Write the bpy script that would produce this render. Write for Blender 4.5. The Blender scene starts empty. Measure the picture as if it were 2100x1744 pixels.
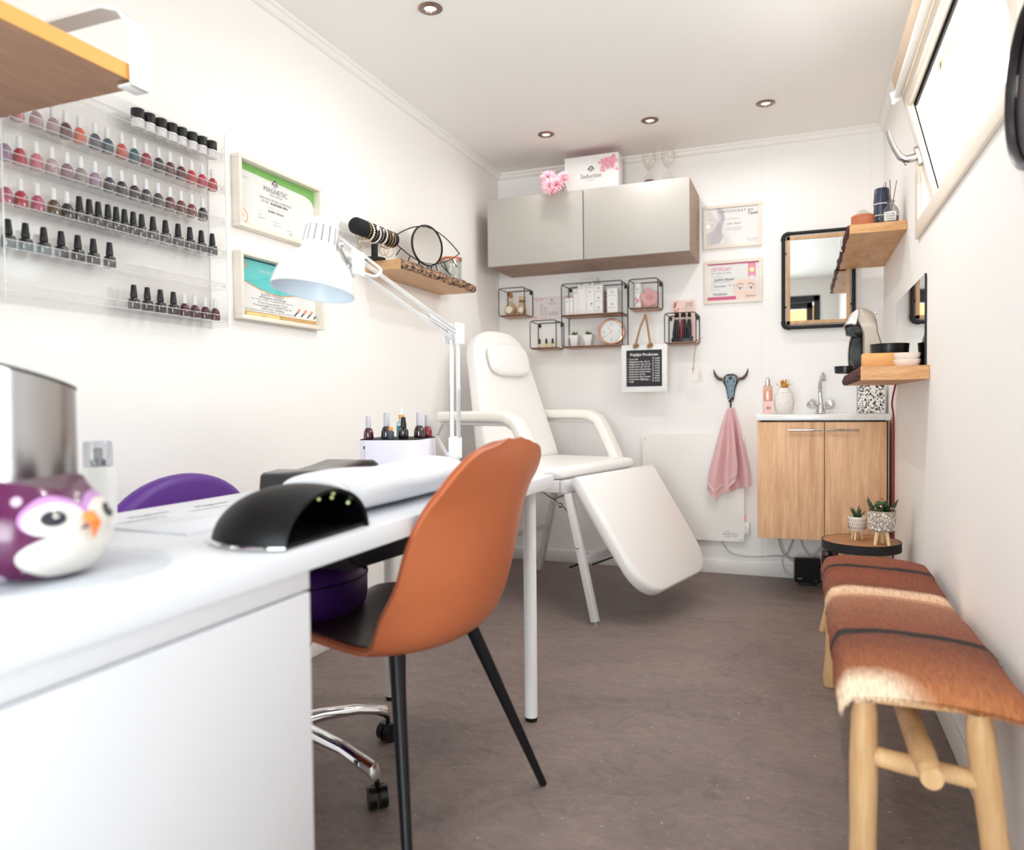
import bpy, bmesh, math, random
from mathutils import Vector, Matrix
rnd = random.Random(7)
PI = math.pi
sc = bpy.context.scene
# ------------------------------------------------------------------ camera
XL, XR, YB, YF, ZC = -1.735, 0.392, 4.271, -0.75, 2.362
def set_camera():
    a, b, c = 0.37083181, 0.02692677, 0.01050239
    ca, sa, cb, sb, cc, ss = math.cos(a), math.sin(a), math.cos(b), math.sin(b), math.cos(c), math.sin(c)
    F = Vector((-sa*cb, ca*cb, -sb)); r = Vector((ca, sa, 0)); d = F.cross(r)
    r2 = cc*r + ss*d; d2 = -ss*r + cc*d
    M = Matrix((( r2.x, -d2.x, -F.x, 0), (r2.y, -d2.y, -F.y, 0), (r2.z, -d2.z, -F.z, 0.95), (0, 0, 0, 1)))
    cam = bpy.data.cameras.new('camera'); o = bpy.data.objects.new('camera', cam)
    sc.collection.objects.link(o); o.matrix_world = M
    cam.sensor_width = 36; cam.lens = 1526.748/2100*36; cam.clip_start = 0.05
    cam.dof.use_dof = True; cam.dof.focus_distance = 2.6; cam.dof.aperture_fstop = 2.3
    sc.camera = o
set_camera()
# ------------------------------------------------------------------ world and lights
def lin(c): return tuple(((v/255)/12.92 if v/255 <= .04045 else ((v/255+.055)/1.055)**2.4) for v in c[:3])
w = bpy.data.worlds.new('daylight'); sc.world = w; w.use_nodes = True
bg = w.node_tree.nodes['Background']; bg.inputs[0].default_value = (.93, .97, 1, 1); bg.inputs[1].default_value = 4.0
def area(name, loc, rot, sx, sy, power, col):
    l = bpy.data.lights.new(name, 'AREA'); l.shape = 'RECTANGLE'; l.size = sx; l.size_y = sy; l.energy = power; l.color = col
    o = bpy.data.objects.new(name, l); sc.collection.objects.link(o); o.location = loc; o.rotation_euler = rot
    return o
# daylight entering through the glazed door behind the camera and through the hopper window
area('door_daylight', (-.35, YF-.75, 1.0), (PI/2, 0, -.28), 1.6, 1.8, 84, (.90, .95, 1))
area('window_daylight', (XR+.55, 2.38, 2.0), (0, PI/2-.12, -.5), .8, 1.5, 38, (1, .985, .972))
vs = sc.view_settings; vs.view_transform = 'Standard'; vs.look = 'None'; vs.gamma = 1; vs.use_curve_mapping = False; vs.exposure = 0.38
sc.cycles.max_bounces = 10; sc.cycles.diffuse_bounces = 6; sc.cycles.transparent_max_bounces = 24
sc.cycles.sample_clamp_indirect = 8; sc.cycles.caustics_reflective = False; sc.cycles.caustics_refractive = False
# ------------------------------------------------------------------ materials
MATS = {}
def mat(name, col, rough=.5, metal=0, spec=.5, noise=None, bump=None, coat=0, sub=0, col2=None, trans=0, ior=1.45, alpha=1, emis=None):
    """noise=(scale xyz, detail, amount) mixes col->col2; bump=(scale, strength, dist)"""
    if name in MATS: return MATS[name]
    m = bpy.data.materials.new(name); m.use_nodes = True; nt = m.node_tree; p = nt.nodes['Principled BSDF']
    c = lin(col) + (1,)
    p.inputs['Base Color'].default_value = c; p.inputs['Roughness'].default_value = rough; p.inputs['Metallic'].default_value = metal
    p.inputs['Specular IOR Level'].default_value = spec; p.inputs['Coat Weight'].default_value = coat; p.inputs['Coat Roughness'].default_value = .1
    p.inputs['Transmission Weight'].default_value = trans; p.inputs['IOR'].default_value = ior; p.inputs['Alpha'].default_value = alpha
    if emis:
        p.inputs['Emission Color'].default_value = lin(emis[0]) + (1,); p.inputs['Emission Strength'].default_value = emis[1]
    if noise or bump:
        tc = nt.nodes.new('ShaderNodeTexCoord')
    if noise:
        mp = nt.nodes.new('ShaderNodeMapping'); mp.inputs['Scale'].default_value = noise[0]; nt.links.new(tc.outputs['Object'], mp.inputs['Vector'])
        n = nt.nodes.new('ShaderNodeTexNoise'); n.inputs['Scale'].default_value = 1; n.inputs['Detail'].default_value = noise[1]; n.inputs['Roughness'].default_value = .62
        nt.links.new(mp.outputs[0], n.inputs['Vector'])
        r = nt.nodes.new('ShaderNodeValToRGB'); r.color_ramp.elements[0].position = .5-noise[2]; r.color_ramp.elements[1].position = .5+noise[2]
        r.color_ramp.elements[0].color = c; r.color_ramp.elements[1].color = lin(col2) + (1,)
        nt.links.new(n.outputs['Fac'], r.inputs[0]); nt.links.new(r.outputs[0], p.inputs['Base Color'])
    if bump:
        n2 = nt.nodes.new('ShaderNodeTexNoise'); n2.inputs['Scale'].default_value = bump[0]; n2.inputs['Detail'].default_value = 3
        nt.links.new(tc.outputs['Object'], n2.inputs['Vector'])
        b = nt.nodes.new('ShaderNodeBump'); b.inputs['Strength'].default_value = bump[1]; b.inputs['Distance'].default_value = bump[2]
        nt.links.new(n2.outputs['Fac'], b.inputs['Height']); nt.links.new(b.outputs[0], p.inputs['Normal'])
    MATS[name] = m; return m
def wood(name, light, dark, scale=(3, 40, 40), rough=.5, contrast=.28, fine=220):
    """grain runs along the axis with the smallest scale"""
    if name in MATS: return MATS[name]
    m = bpy.data.materials.new(name); m.use_nodes = True; nt = m.node_tree; p = nt.nodes['Principled BSDF']; p.inputs['Roughness'].default_value = rough
    N = nt.nodes.new; L = nt.links.new
    tc = N('ShaderNodeTexCoord'); mp = N('ShaderNodeMapping'); mp.inputs['Scale'].default_value = scale; L(tc.outputs['Object'], mp.inputs[0])
    n1 = N('ShaderNodeTexNoise'); n1.inputs['Scale'].default_value = 1; n1.inputs['Detail'].default_value = 6; n1.inputs['Distortion'].default_value = .7; L(mp.outputs[0], n1.inputs['Vector'])
    mp2 = N('ShaderNodeMapping'); mp2.inputs['Scale'].default_value = tuple(s*5 for s in scale); L(tc.outputs['Object'], mp2.inputs[0])
    n2 = N('ShaderNodeTexNoise'); n2.inputs['Scale'].default_value = 1; n2.inputs['Detail'].default_value = 4; L(mp2.outputs[0], n2.inputs['Vector'])
    mx = N('ShaderNodeMix'); mx.data_type = 'FLOAT'; mx.inputs[0].default_value = .4; L(n1.outputs['Fac'], mx.inputs[2]); L(n2.outputs['Fac'], mx.inputs[3])
    r = N('ShaderNodeValToRGB'); r.color_ramp.elements[0].position = .5-contrast/2; r.color_ramp.elements[1].position = .5+contrast/2
    r.color_ramp.elements[0].color = lin(dark)+(1,); r.color_ramp.elements[1].color = lin(light)+(1,)
    L(mx.outputs[0], r.inputs[0]); L(r.outputs[0], p.inputs['Base Color'])
    b = N('ShaderNodeBump'); b.inputs['Strength'].default_value = .15; b.inputs['Distance'].default_value = .002; L(mx.outputs[0], b.inputs['Height']); L(b.outputs[0], p.inputs['Normal'])
    MATS[name] = m; return m
def clear(name, tint=(255, 255, 255), gloss=.12, rough=.03, fk=.3):
    """thin clear plastic or glass: mostly see-through with a sheen that rises towards the rim"""
    if name in MATS: return MATS[name]
    m = bpy.data.materials.new(name); m.use_nodes = True; nt = m.node_tree; N = nt.nodes.new; L = nt.links.new
    nt.nodes.remove(nt.nodes['Principled BSDF']); out = nt.nodes['Material Output']
    t = N('ShaderNodeBsdfTransparent'); t.inputs[0].default_value = lin(tint)+(1,)
    g = N('ShaderNodeBsdfGlossy'); g.inputs['Roughness'].default_value = rough
    lw = N('ShaderNodeLayerWeight'); lw.inputs[0].default_value = .35
    ma = N('ShaderNodeMath'); ma.operation = 'MULTIPLY_ADD'; ma.inputs[1].default_value = fk; ma.inputs[2].default_value = gloss*.4; L(lw.outputs['Fresnel'], ma.inputs[0])
    mx = N('ShaderNodeMixShader'); L(ma.outputs[0], mx.inputs[0]); L(t.outputs[0], mx.inputs[1]); L(g.outputs[0], mx.inputs[2]); L(mx.outputs[0], out.inputs['Surface'])
    MATS[name] = m; return m
# shared finishes
WHITE = mat('white_lacquer', (244, 243, 241), .28)
PAPER = mat('paper', (240, 239, 236), .6)
CREAM_FRAME = mat('cream_wood_frame', (232, 222, 208), .5, noise=((3, 40, 40), 3, .3), col2=(240, 232, 220))
BLACKW = mat('black_wire', (16, 16, 18), .42)
BLACKP = mat('black_plastic', (14, 14, 16), .3)
BLACKM = mat('black_matte', (22, 22, 24), .6)
CHROME = mat('chrome', (225, 226, 228), .08, 1)
STEEL = mat('brushed_steel', (176, 172, 170), .27, 1, bump=(60, .08, .001))
GLASS = clear('clear_glass', (250, 253, 252), .2)
ACRYL = clear('clear_acrylic', (254, 254, 254), .05, .06, .12)
EDGE = mat('acrylic_edge', (236, 238, 238), .15, alpha=.55)
ROPE = mat('rope', (196, 158, 120), .9, noise=((300, 300, 300), 2, .3), col2=(150, 110, 78))
GOLD = mat('gold', (226, 178, 92), .25, 1)
ROSE = mat('rose_gold', (232, 168, 142), .22, .9)
GREEN = mat('plastic_leaf', (58, 108, 34), .5, noise=((60, 60, 60), 2, .3), col2=(112, 160, 62))
DKGREEN = mat('dark_leaf', (22, 44, 26), .45, noise=((50, 50, 50), 3, .25), col2=(64, 92, 42))
SHELFW = wood('oak_shelf', (222, 172, 118), (190, 134, 84), (7, 3.5, 60))
SHELFL = wood('beech_shelf', (214, 172, 126), (196, 148, 104), (30, 4, 30))
BARK = mat('bark', (34, 22, 20), .85, noise=((55, 40, 90), 5, .09), col2=(188, 148, 118), bump=(90, 1, .01))
BARKD = mat('dark_bark', (42, 22, 24), .85, noise=((60, 40, 90), 5, .16), col2=(112, 66, 56), bump=(90, 1, .01))
TEAK = wood('peeled_branch', (226, 188, 140), (196, 150, 102), (26, 26, 3), .55, .4)
INK = mat('ink', (40, 38, 48), .6); INKG = mat('grey_ink', (150, 148, 152), .6); PINKI = mat('pink_ink', (214, 92, 138), .5)
# ------------------------------------------------------------------ mesh builder
class B:
    def __init__(s, m=None): s.bm = bmesh.new(); s.ms = []; s.m = m; s.X = Matrix()
    def mi(s, m):
        m = m or s.m
        if m not in s.ms: s.ms.append(m)
        return s.ms.index(m)
    def raw(s, vs_, fs, m=None):
        k = s.mi(m); v = [s.bm.verts.new(s.X @ Vector(p)) for p in vs_]
        for f in fs:
            try:
                fc = s.bm.faces.new([v[i] for i in f]); fc.material_index = k; fc.smooth = True
            except ValueError: pass
        return v
    def box(s, c, size, m=None, bev=0, seg=2, R=None):
        b = bmesh.new(); bmesh.ops.create_cube(b, size=1)
        for v in b.verts: v.co = Vector((v.co.x*size[0], v.co.y*size[1], v.co.z*size[2]))
        if bev: bmesh.ops.bevel(b, geom=list(b.edges), offset=bev, segments=seg, profile=.5, affect='EDGES')
        R = R or Matrix(); b.verts.index_update()
        s.raw([R @ v.co + Vector(c) for v in b.verts], [[v.index for v in f.verts] for f in b.faces], m); b.free(); return s
    def bx(s, x0, x1, y0, y1, z0, z1, m=None, bev=0, seg=2):
        return s.box(((x0+x1)/2, (y0+y1)/2, (z0+z1)/2), (abs(x1-x0), abs(y1-y0), abs(z1-z0)), m, bev, seg)
    def loft(s, rings, m=None, cap=True, closed=True):
        n = len(rings[0]); vs_ = [p for r in rings for p in r]; fs = []
        for i in range(len(rings)-1):
            for j in range(n if closed else n-1):
                a, b_ = i*n+j, i*n+(j+1) % n; fs.append((a, b_, b_+n, a+n))
        if cap in (True, 's') and closed: fs.append(tuple(range(n))[::-1])
        if cap in (True, 'e') and closed: fs.append(tuple((len(rings)-1)*n+i for i in range(n)))
        s.raw(vs_, fs, m); return s
    def cyl(s, p0, p1, r0, r1=None, m=None, n=20, cap=True):
        return s.tube([p0, p1], r0, m, n, rs=[r0, r0 if r1 is None else r1], cap=cap)
    def tube(s, pts, r, m=None, n=8, closed=False, rs=None, cap=True):
        pts = [Vector(p) for p in pts]; N = len(pts); rings = []; up = None
        for i, p in enumerate(pts):
            if closed: t = (pts[(i+1) % N]-pts[i-1])
            else: t = pts[min(i+1, N-1)]-pts[max(i-1, 0)]
            if t.length < 1e-9: t = Vector((0, 0, 1))
            t.normalize()
            if up is None:
                up = t.orthogonal().normalized()
                if abs(t.z) < .9: up = (Vector((0, 0, 1))-t*t.z).normalized()
            up = (up - t*up.dot(t))
            up = up.normalized() if up.length > 1e-6 else t.orthogonal().normalized()
            sd = t.cross(up); rr = rs[i] if rs else r
            rings.append([p+(up*math.cos(2*PI*k/n)+sd*math.sin(2*PI*k/n))*rr for k in range(n)])
        if closed: rings.append(rings[0]); cap = False
        return s.loft(rings, m, cap)
    def lathe(s, prof, m=None, at=(0, 0, 0), n=32, R=None, sx=1, sy=1, cap=True):
        at = Vector(at); R = R or Matrix(); rings = []
        for r, z in prof: rings.append([R @ Vector((max(r, 1e-5)*math.cos(2*PI*k/n)*sx, max(r, 1e-5)*math.sin(2*PI*k/n)*sy, z))+at for k in range(n)])
        return s.loft(rings, m, cap=cap)
    def ball(s, c, r, m=None, n=12, sc_=(1, 1, 1), R=None):
        pr = [(math.sin(PI*i/n)*r, -math.cos(PI*i/n)*r*sc_[2]) for i in range(n+1)]
        return s.lathe(pr, m, c, max(8, n+4), R, sc_[0], sc_[1])
    def grid(s, fn, nu, nv, m=None, thick=0):
        P = [[Vector(fn(i/nu, j/nv)) for j in range(nv+1)] for i in range(nu+1)]
        if not thick:
            s.raw([p for r in P for p in r], [(i*(nv+1)+j, (i+1)*(nv+1)+j, (i+1)*(nv+1)+j+1, i*(nv+1)+j+1) for i in range(nu) for j in range(nv)], m); return s
        Q = []
        for i in range(nu+1):
            for j in range(nv+1):
                du = P[min(i+1, nu)][j]-P[max(i-1, 0)][j]; dv = P[i][min(j+1, nv)]-P[i][max(j-1, 0)]
                nn = du.cross(dv); nn = nn.normalized() if nn.length > 1e-12 else Vector((0, 0, 1)); Q.append(P[i][j]-nn*thick)
        W = nv+1; K = (nu+1)*W; vs_ = [p for r in P for p in r]+Q
        fs = []
        for i in range(nu):
            for j in range(nv):
                a = i*W+j; fs += [(a, a+W, a+W+1, a+1), (K+a, K+a+1, K+a+W+1, K+a+W)]
        for j in range(nv): fs += [(j, j+1, K+j+1, K+j), (nu*W+j+1, nu*W+j, K+nu*W+j, K+nu*W+j+1)]
        for i in range(nu): fs += [((i+1)*W, i*W, K+i*W, K+(i+1)*W), (i*W+nv, (i+1)*W+nv, K+(i+1)*W+nv, K+i*W+nv)]
        s.raw(vs_, fs, m); return s
    def prism(s, pts, z0, z1, m=None, R=None, at=(0, 0, 0)):
        R = R or Matrix(); at = Vector(at); n = len(pts)
        vs_ = [R @ Vector((p[0], p[1], z))+at for z in (z0, z1) for p in pts]
        s.raw(vs_, [tuple(range(n))[::-1], tuple(range(n, 2*n))]+[(i, (i+1) % n, n+(i+1) % n, n+i) for i in range(n)], m); return s
    def pad(s, pts, z0, z1, r, m=None, R=None, at=(0, 0, 0), k=4, crown=0):
        """soft cushion from an outline: edges rounded by r, top crowned"""
        R = R or Matrix(); at = Vector(at); cx = sum(p[0] for p in pts)/len(pts); cy = sum(p[1] for p in pts)/len(pts)
        hw = min(max(abs(p[0]-cx) for p in pts), max(abs(p[1]-cy) for p in pts)); rings = []
        def ring(ins, z): f = 1-ins/hw; return [R @ Vector((cx+(p[0]-cx)*f, cy+(p[1]-cy)*f, z))+at for p in pts]
        for i in range(k+1): a = PI/2*i/k; rings.append(ring(r*(1-math.sin(a)), z0+r*(1-math.cos(a))))
        for i in range(k+1): a = PI/2*i/k; rings.append(ring(r*(1-math.cos(a)), z1-r*(1-math.sin(a))))
        if crown:
            for f in (.3, .6, .85, .97): rings.append([R @ Vector((cx+(p[0]-cx)*(1-r/hw)*(1-f), cy+(p[1]-cy)*(1-r/hw)*(1-f), z1+crown*math.sin(f*PI/2)))+at for p in pts])
        return s.loft(rings, m)
    def done(s, name, parent=None, loc=None, angle=38, label=None, cat=None, group=None, kind=None):
        bmesh.ops.recalc_face_normals(s.bm, faces=list(s.bm.faces))
        th = math.radians(angle)
        for e in s.bm.edges:
            if len(e.link_faces) == 2 and e.calc_face_angle(0) > th: e.smooth = False
        me = bpy.data.meshes.new(name); s.bm.to_mesh(me); s.bm.free()
        for m in s.ms: me.materials.append(m)
        o = bpy.data.objects.new(name, me); sc.collection.objects.link(o)
        if parent is not None: o.parent = parent
        if loc is not None: o.location = loc
        return tag(o, label, cat, group, kind)
def tag(o, label=None, cat=None, group=None, kind=None):
    for k, v in (('label', label), ('category', cat), ('group', group), ('kind', kind)):
        if v: o[k] = v
    return o
def thing(name, label, cat, loc=(0, 0, 0), rotz=0, group=None, rot=None):
    o = bpy.data.objects.new(name, None); sc.collection.objects.link(o); o.empty_display_size = .05
    o.location = loc; o.rotation_euler = rot or (0, 0, rotz); return tag(o, label, cat, group)
def dup(root, loc, rotz=None, label=None, rot=None):
    r = root.copy(); sc.collection.objects.link(r); r.location = loc
    if rotz is not None: r.rotation_euler = (0, 0, rotz)
    if rot is not None: r.rotation_euler = rot
    if label: r['label'] = label
    for ch in list(root.children):
        c = ch.copy(); sc.collection.objects.link(c); c.parent = r
        for g in list(ch.children):
            d = g.copy(); sc.collection.objects.link(d); d.parent = c
    return r
def rrect(w, h, r, n=5, cx=0, cy=0):
    pts = []
    for (sx, sy, a0) in ((1, 1, 0), (-1, 1, 90), (-1, -1, 180), (1, -1, 270)):
        for i in range(n+1):
            a = math.radians(a0+90*i/n); pts.append((cx+sx*(w/2-r)+r*math.cos(a), cy+sy*(h/2-r)+r*math.sin(a)))
    return pts
def circ(r, n=24, cx=0, cy=0, sx=1, sy=1): return [(cx+r*sx*math.cos(2*PI*i/n), cy+r*sy*math.sin(2*PI*i/n)) for i in range(n)]
_tc = {}
def text_polys(t):
    if t in _tc: return _tc[t]
    cu = bpy.data.curves.new('lettering', 'FONT'); cu.body = t; cu.size = 1; cu.resolution_u = 2
    o = bpy.data.objects.new('lettering', cu); sc.collection.objects.link(o)
    bpy.context.view_layer.update(); dg = bpy.context.evaluated_depsgraph_get()
    me = bpy.data.meshes.new_from_object(o.evaluated_get(dg))
    r = ([tuple(v.co) for v in me.vertices], [tuple(p.vertices) for p in me.polygons])
    bpy.data.objects.remove(o); bpy.data.curves.remove(cu); bpy.data.meshes.remove(me)
    _tc[t] = r; return r
class Sheet:
    """draws printed shapes onto a flat surface: s to the viewer's right, t up, lifted along n"""
    def __init__(q, b, O, S, T): q.b = b; q.O = Vector(O); q.S = Vector(S); q.T = Vector(T); q.N = q.S.cross(q.T); q.k = 0
    def P(q, s, t, h): return q.O+q.S*s+q.T*t+q.N*h
    def poly(q, pts, m, h=None):
        q.k += 1; h = .0003+.00004*q.k if h is None else h
        q.b.raw([q.P(a, c, h) for a, c in pts], [tuple(range(len(pts)))], m)
    def rect(q, s0, t0, s1, t1, m, h=None): q.poly([(s0, t0), (s1, t0), (s1, t1), (s0, t1)], m, h)
    def line(q, pts, wd, m, h=None):
        q.k += 1; h = .0003+.00004*q.k if h is None else h
        for (a, c), (d, e) in zip(pts, pts[1:]):
            v = Vector((d-a, e-c)); 
            if v.length < 1e-7: continue
            n_ = Vector((-v.y, v.x)).normalized()*wd/2
            q.b.raw([q.P(a+n_.x, c+n_.y, h), q.P(a-n_.x, c-n_.y, h), q.P(d-n_.x, e-n_.y, h), q.P(d+n_.x, e+n_.y, h)], [(0, 1, 2, 3)], m)
    def disc(q, s, t, r, m, n=16, sx=1, sy=1): q.poly(circ(r, n, s, t, sx, sy), m)
    def ring(q, s, t, r, wd, m, n=24, sx=1, sy=1): c = circ(r, n, s, t, sx, sy); q.line(c+[c[0]], wd, m)
    def text(q, t, s, tt, size, m, align='l', slant=0, fit=None, bold=0):
        vs_, fs = text_polys(t)
        if not vs_: return
        x0 = min(v[0] for v in vs_); x1 = max(v[0] for v in vs_); kx = size
        if fit: kx = fit/(x1-x0)
        off = {'l': 0, 'c': -(x0+x1)/2*kx, 'r': -x1*kx}[align]; q.k += 1; h = .0003+.00004*q.k
        for dx in ((0, bold) if bold else (0,)):
            q.b.raw([q.P(s+off+dx+v[0]*kx+slant*v[1]*size, tt+v[1]*size, h+dx*.02) for v in vs_], fs, m)
# ------------------------------------------------------------------ room shell
def wallmat(name, col, axis=None, pitch=.53, off=0.0):
    m = bpy.data.materials.new(name); m.use_nodes = True; nt = m.node_tree; N = nt.nodes.new; L = nt.links.new; p = nt.nodes['Principled BSDF']
    p.inputs['Base Color'].default_value = lin(col)+(1,); p.inputs['Roughness'].default_value = .55; p.inputs['Specular IOR Level'].default_value = .35
    tc = N('ShaderNodeTexCoord'); n = N('ShaderNodeTexNoise'); n.inputs['Scale'].default_value = 260; n.inputs['Detail'].default_value = 2; L(tc.outputs['Object'], n.inputs['Vector'])
    b = N('ShaderNodeBump'); b.inputs['Strength'].default_value = .05; b.inputs['Distance'].default_value = .001; L(n.outputs['Fac'], b.inputs['Height']); L(b.outputs[0], p.inputs['Normal'])
    if axis is not None:
        sp = N('ShaderNodeSeparateXYZ'); L(tc.outputs['Object'], sp.inputs[0])
        def M(op, a, v):
            q = N('ShaderNodeMath'); q.operation = op; L(a, q.inputs[0]); q.inputs[1].default_value = v; return q.outputs[0]
        fr = M('FRACT', M('DIVIDE', M('ADD', sp.outputs[axis], off), pitch), 0); g = M('LESS_THAN', fr, .006)
        mx = N('ShaderNodeMix'); mx.data_type = 'RGBA'; L(g, mx.inputs[0]); mx.inputs[6].default_value = lin(col)+(1,); mx.inputs[7].default_value = lin(tuple(c*.965 for c in col))+(1,)
        L(mx.outputs[2], p.inputs['Base Color'])
    return m
WALLB = wallmat('wall_panel_back', (250, 248, 246), 0, .53, 10.6+.2)
WALLS = wallmat('wall_panel_side', (250, 247, 244))
CEIL = wallmat('ceiling_board', (248, 246, 243))
def floor_mat():
    m = bpy.data.materials.new('concrete_floor'); m.use_nodes = True; nt = m.node_tree; N = nt.nodes.new; L = nt.links.new; p = nt.nodes['Principled BSDF']
    tc = N('ShaderNodeTexCoord')
    def noise(scale, det, dist=0, rough=.6):
        mp = N('ShaderNodeMapping'); mp.inputs['Scale'].default_value = scale; L(tc.outputs['Object'], mp.inputs[0])
        n = N('ShaderNodeTexNoise'); n.inputs['Scale'].default_value = 1; n.inputs['Detail'].default_value = det; n.inputs['Distortion'].default_value = dist; n.inputs['Roughness'].default_value = rough
        L(mp.outputs[0], n.inputs['Vector']); return n.outputs['Fac']
    def ramp(f, p0, p1, c0, c1):
        r = N('ShaderNodeValToRGB'); r.color_ramp.elements[0].position = p0; r.color_ramp.elements[1].position = p1
        r.color_ramp.elements[0].color = lin(c0)+(1,); r.color_ramp.elements[1].color = lin(c1)+(1,); L(f, r.inputs[0]); return r.outputs[0]
    def mix(f, a, b, mode='MIX'):
        x = N('ShaderNodeMix'); x.data_type = 'RGBA'; x.blend_type = mode
        if isinstance(f, float): x.inputs[0].default_value = f
        else: L(f, x.inputs[0])
        L(a, x.inputs[6]); L(b, x.inputs[7]); return x.outputs[2]
    base = ramp(noise((1.5, 2.0, 1), 8, 1.0), .34, .66, (108, 94, 91), (140, 124, 117))
    fine = ramp(noise((13, 22, 1), 10, 2.0, .82), .34, .66, (82, 71, 71), (154, 136, 128))
    c = mix(.42, base, fine)
    dark = noise((2.6, 4.2, 1), 10, 2.6, .84); dm = N('ShaderNodeMapRange'); dm.inputs[1].default_value = .555; dm.inputs[2].default_value = .66; dm.inputs[4].default_value = .6; L(dark, dm.inputs[0])
    dk = N('ShaderNodeRGB'); dk.outputs[0].default_value = lin((80, 71, 72))+(1,); c = mix(dm.outputs[0], c, dk.outputs[0])
    sp = noise((70, 80, 1), 2, 0, .5); sm = N('ShaderNodeMapRange'); sm.inputs[1].default_value = .69; sm.inputs[2].default_value = .75; sm.inputs[4].default_value = .6; L(sp, sm.inputs[0])
    lt = N('ShaderNodeRGB'); lt.outputs[0].default_value = lin((205, 192, 182))+(1,); c = mix(sm.outputs[0], c, lt.outputs[0])
    L(c, p.inputs['Base Color']); p.inputs['Roughness'].default_value = .5; p.inputs['Specular IOR Level'].default_value = .4
    b = N('ShaderNodeBump'); b.inputs['Strength'].default_value = .12; b.inputs['Distance'].default_value = .002; L(noise((30, 60, 1), 6), b.inputs['Height']); L(b.outputs[0], p.inputs['Normal'])
    return m
def struct(name, b, parent=None, **k): return b.done(name, parent, kind=None if parent else 'structure', **k)
b = B(floor_mat()); b.bx(XL-.1, XR+.1, YF-.1, YB+.1, -.1, 0); struct('floor', b)
b = B(CEIL); b.bx(XL-.1, XR+.1, YF-.1, YB+.1, ZC, ZC+.1); struct('ceiling', b)
b = B(WALLB); b.bx(XL-.1, XR+.1, YB, YB+.1, 0, ZC); struct('wall_back', b)
b = B(WALLS); b.bx(XL-.1, XL, YF, YB, 0, ZC); struct('wall_left', b)
WY0, WY1, WZ0, WZ1 = 1.74, 2.975, 1.585, 2.12
b = B(WALLS); b.bx(XR, XR+.1, YF, WY0, 0, ZC); b.bx(XR, XR+.1, WY1, YB, 0, ZC); b.bx(XR, XR+.1, WY0, WY1, 0, WZ0); b.bx(XR, XR+.1, WY0, WY1, WZ1, ZC); struct('wall_right', b)
DX0, DX1, DZ = -1.10, .20, 2.17
b = B(WALLS); b.bx(XL-.1, DX0, YF-.1, YF, 0, ZC); b.bx(DX1, XR+.1, YF-.1, YF, 0, ZC); b.bx(DX0, DX1, YF-.1, YF, DZ, ZC); struct('wall_front', b)
# skirting
SK = mat('skirting_white', (236, 232, 228), .4)
b = B(SK); b.bx(XL, XR, YB-.012, YB, 0, .072, bev=.003); struct('baseboard_back', b)
b = B(SK); b.bx(XR-.012, XR, YF, YB-.012, 0, .072, bev=.003); struct('baseboard_right', b)
b = B(SK); b.bx(XL, XL+.012, YF, YB-.012, 0, .072, bev=.003); struct('baseboard_left', b)
# cornice: a small stepped moulding
CO = mat('cornice_white', (248, 246, 242), .45)
def cornice(name, p0, p1, inw):
    b = B(CO); p0 = Vector(p0); p1 = Vector(p1); inw = Vector(inw)
    prof = [(0, 0), (.006, 0), (.012, -.003+.006), (.018, .012), (.02, .02), (.024, .022), (.03, .026), (.03, .035), (0, .035)]
    rings = [[p+inw*a+Vector((0, 0, ZC-.035+z)) for a, z in prof] for p in (p0, p1)]
    b.loft(rings); struct(name, b)
cornice('trim_1', (XL, YF, 0), (XL, YB, 0), (1, 0, 0)); cornice('trim_2', (XL, YB, 0), (XR, YB, 0), (0, -1, 0)); cornice('trim_3', (XR, YF, 0), (XR, YB, 0), (-1, 0, 0))
# glazed door behind the camera (seen in the wall mirror)
ANTH = mat('anthracite_frame', (44, 45, 50), .45)
b = B(ANTH); b.bx(DX0, DX0+.07, YF-.08, YF+.015, 0, DZ, bev=.004); b.bx(DX1-.07, DX1, YF-.08, YF+.015, 0, DZ, bev=.004); b.bx(DX0, DX1, YF-.08, YF+.015, DZ-.07, DZ, bev=.004); b.bx(DX0, DX1, YF-.08, YF+.015, 0, .04, bev=.004)
door = struct('door_1', b)
b = B(ANTH); x0, x1 = DX0+.075, DX1-.075
for a in ((x0, x0+.07, .045, DZ-.075), (x1-.07, x1, .045, DZ-.075), (x0, x1, .045, .16), (x0, x1, DZ-.15, DZ-.075)): b.bx(a[0], a[1], YF-.07, YF-.01, a[2], a[3], bev=.004)
b.done('door_leaf', door)
b = B(GLASS); b.bx(x0+.06, x1-.06, YF-.045, YF-.035, .15, DZ-.14); b.done('pane', door)
b = B(STEEL); b.bx(x1-.05, x1-.02, YF-.01, YF, .95, 1.13, bev=.004); b.cyl((x1-.035, YF, 1.06), (x1-.035, YF+.05, 1.06), .009); b.cyl((x1-.035, YF+.05, 1.06), (x1-.15, YF+.05, 1.06), .009); b.done('handle', door)
# timber canopy outside the door
b = B(wood('larch_board', (236, 186, 116), (206, 146, 84), (4, 30, 30))); b.bx(-2.2, 1.2, -3.0, -2.94, 2.05, 2.32)
pc = thing('canopy', 'timber canopy with pale board outside the glazed door', 'canopy', (0, 0, 0))
b.done('fascia_board', pc)
b = B(wood('dark_board', (112, 74, 52), (62, 42, 34), (4, 20, 20))); b.bx(-2.2, 1.2, -2.97, -2.9, 1.84, 2.05)
for x in (-2.15, 1.1): b.bx(x, x+.1, -3.0, -2.9, -.1, 1.9)
b.done('canopy_beam', pc)
b = B(mat('paving', (150, 146, 140), .8, noise=((6, 6, 6), 4, .3), col2=(120, 116, 112))); b.bx(-4, 3, -5, YF-.1, -.14, -.1); b.done('paving', kind='structure')
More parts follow.
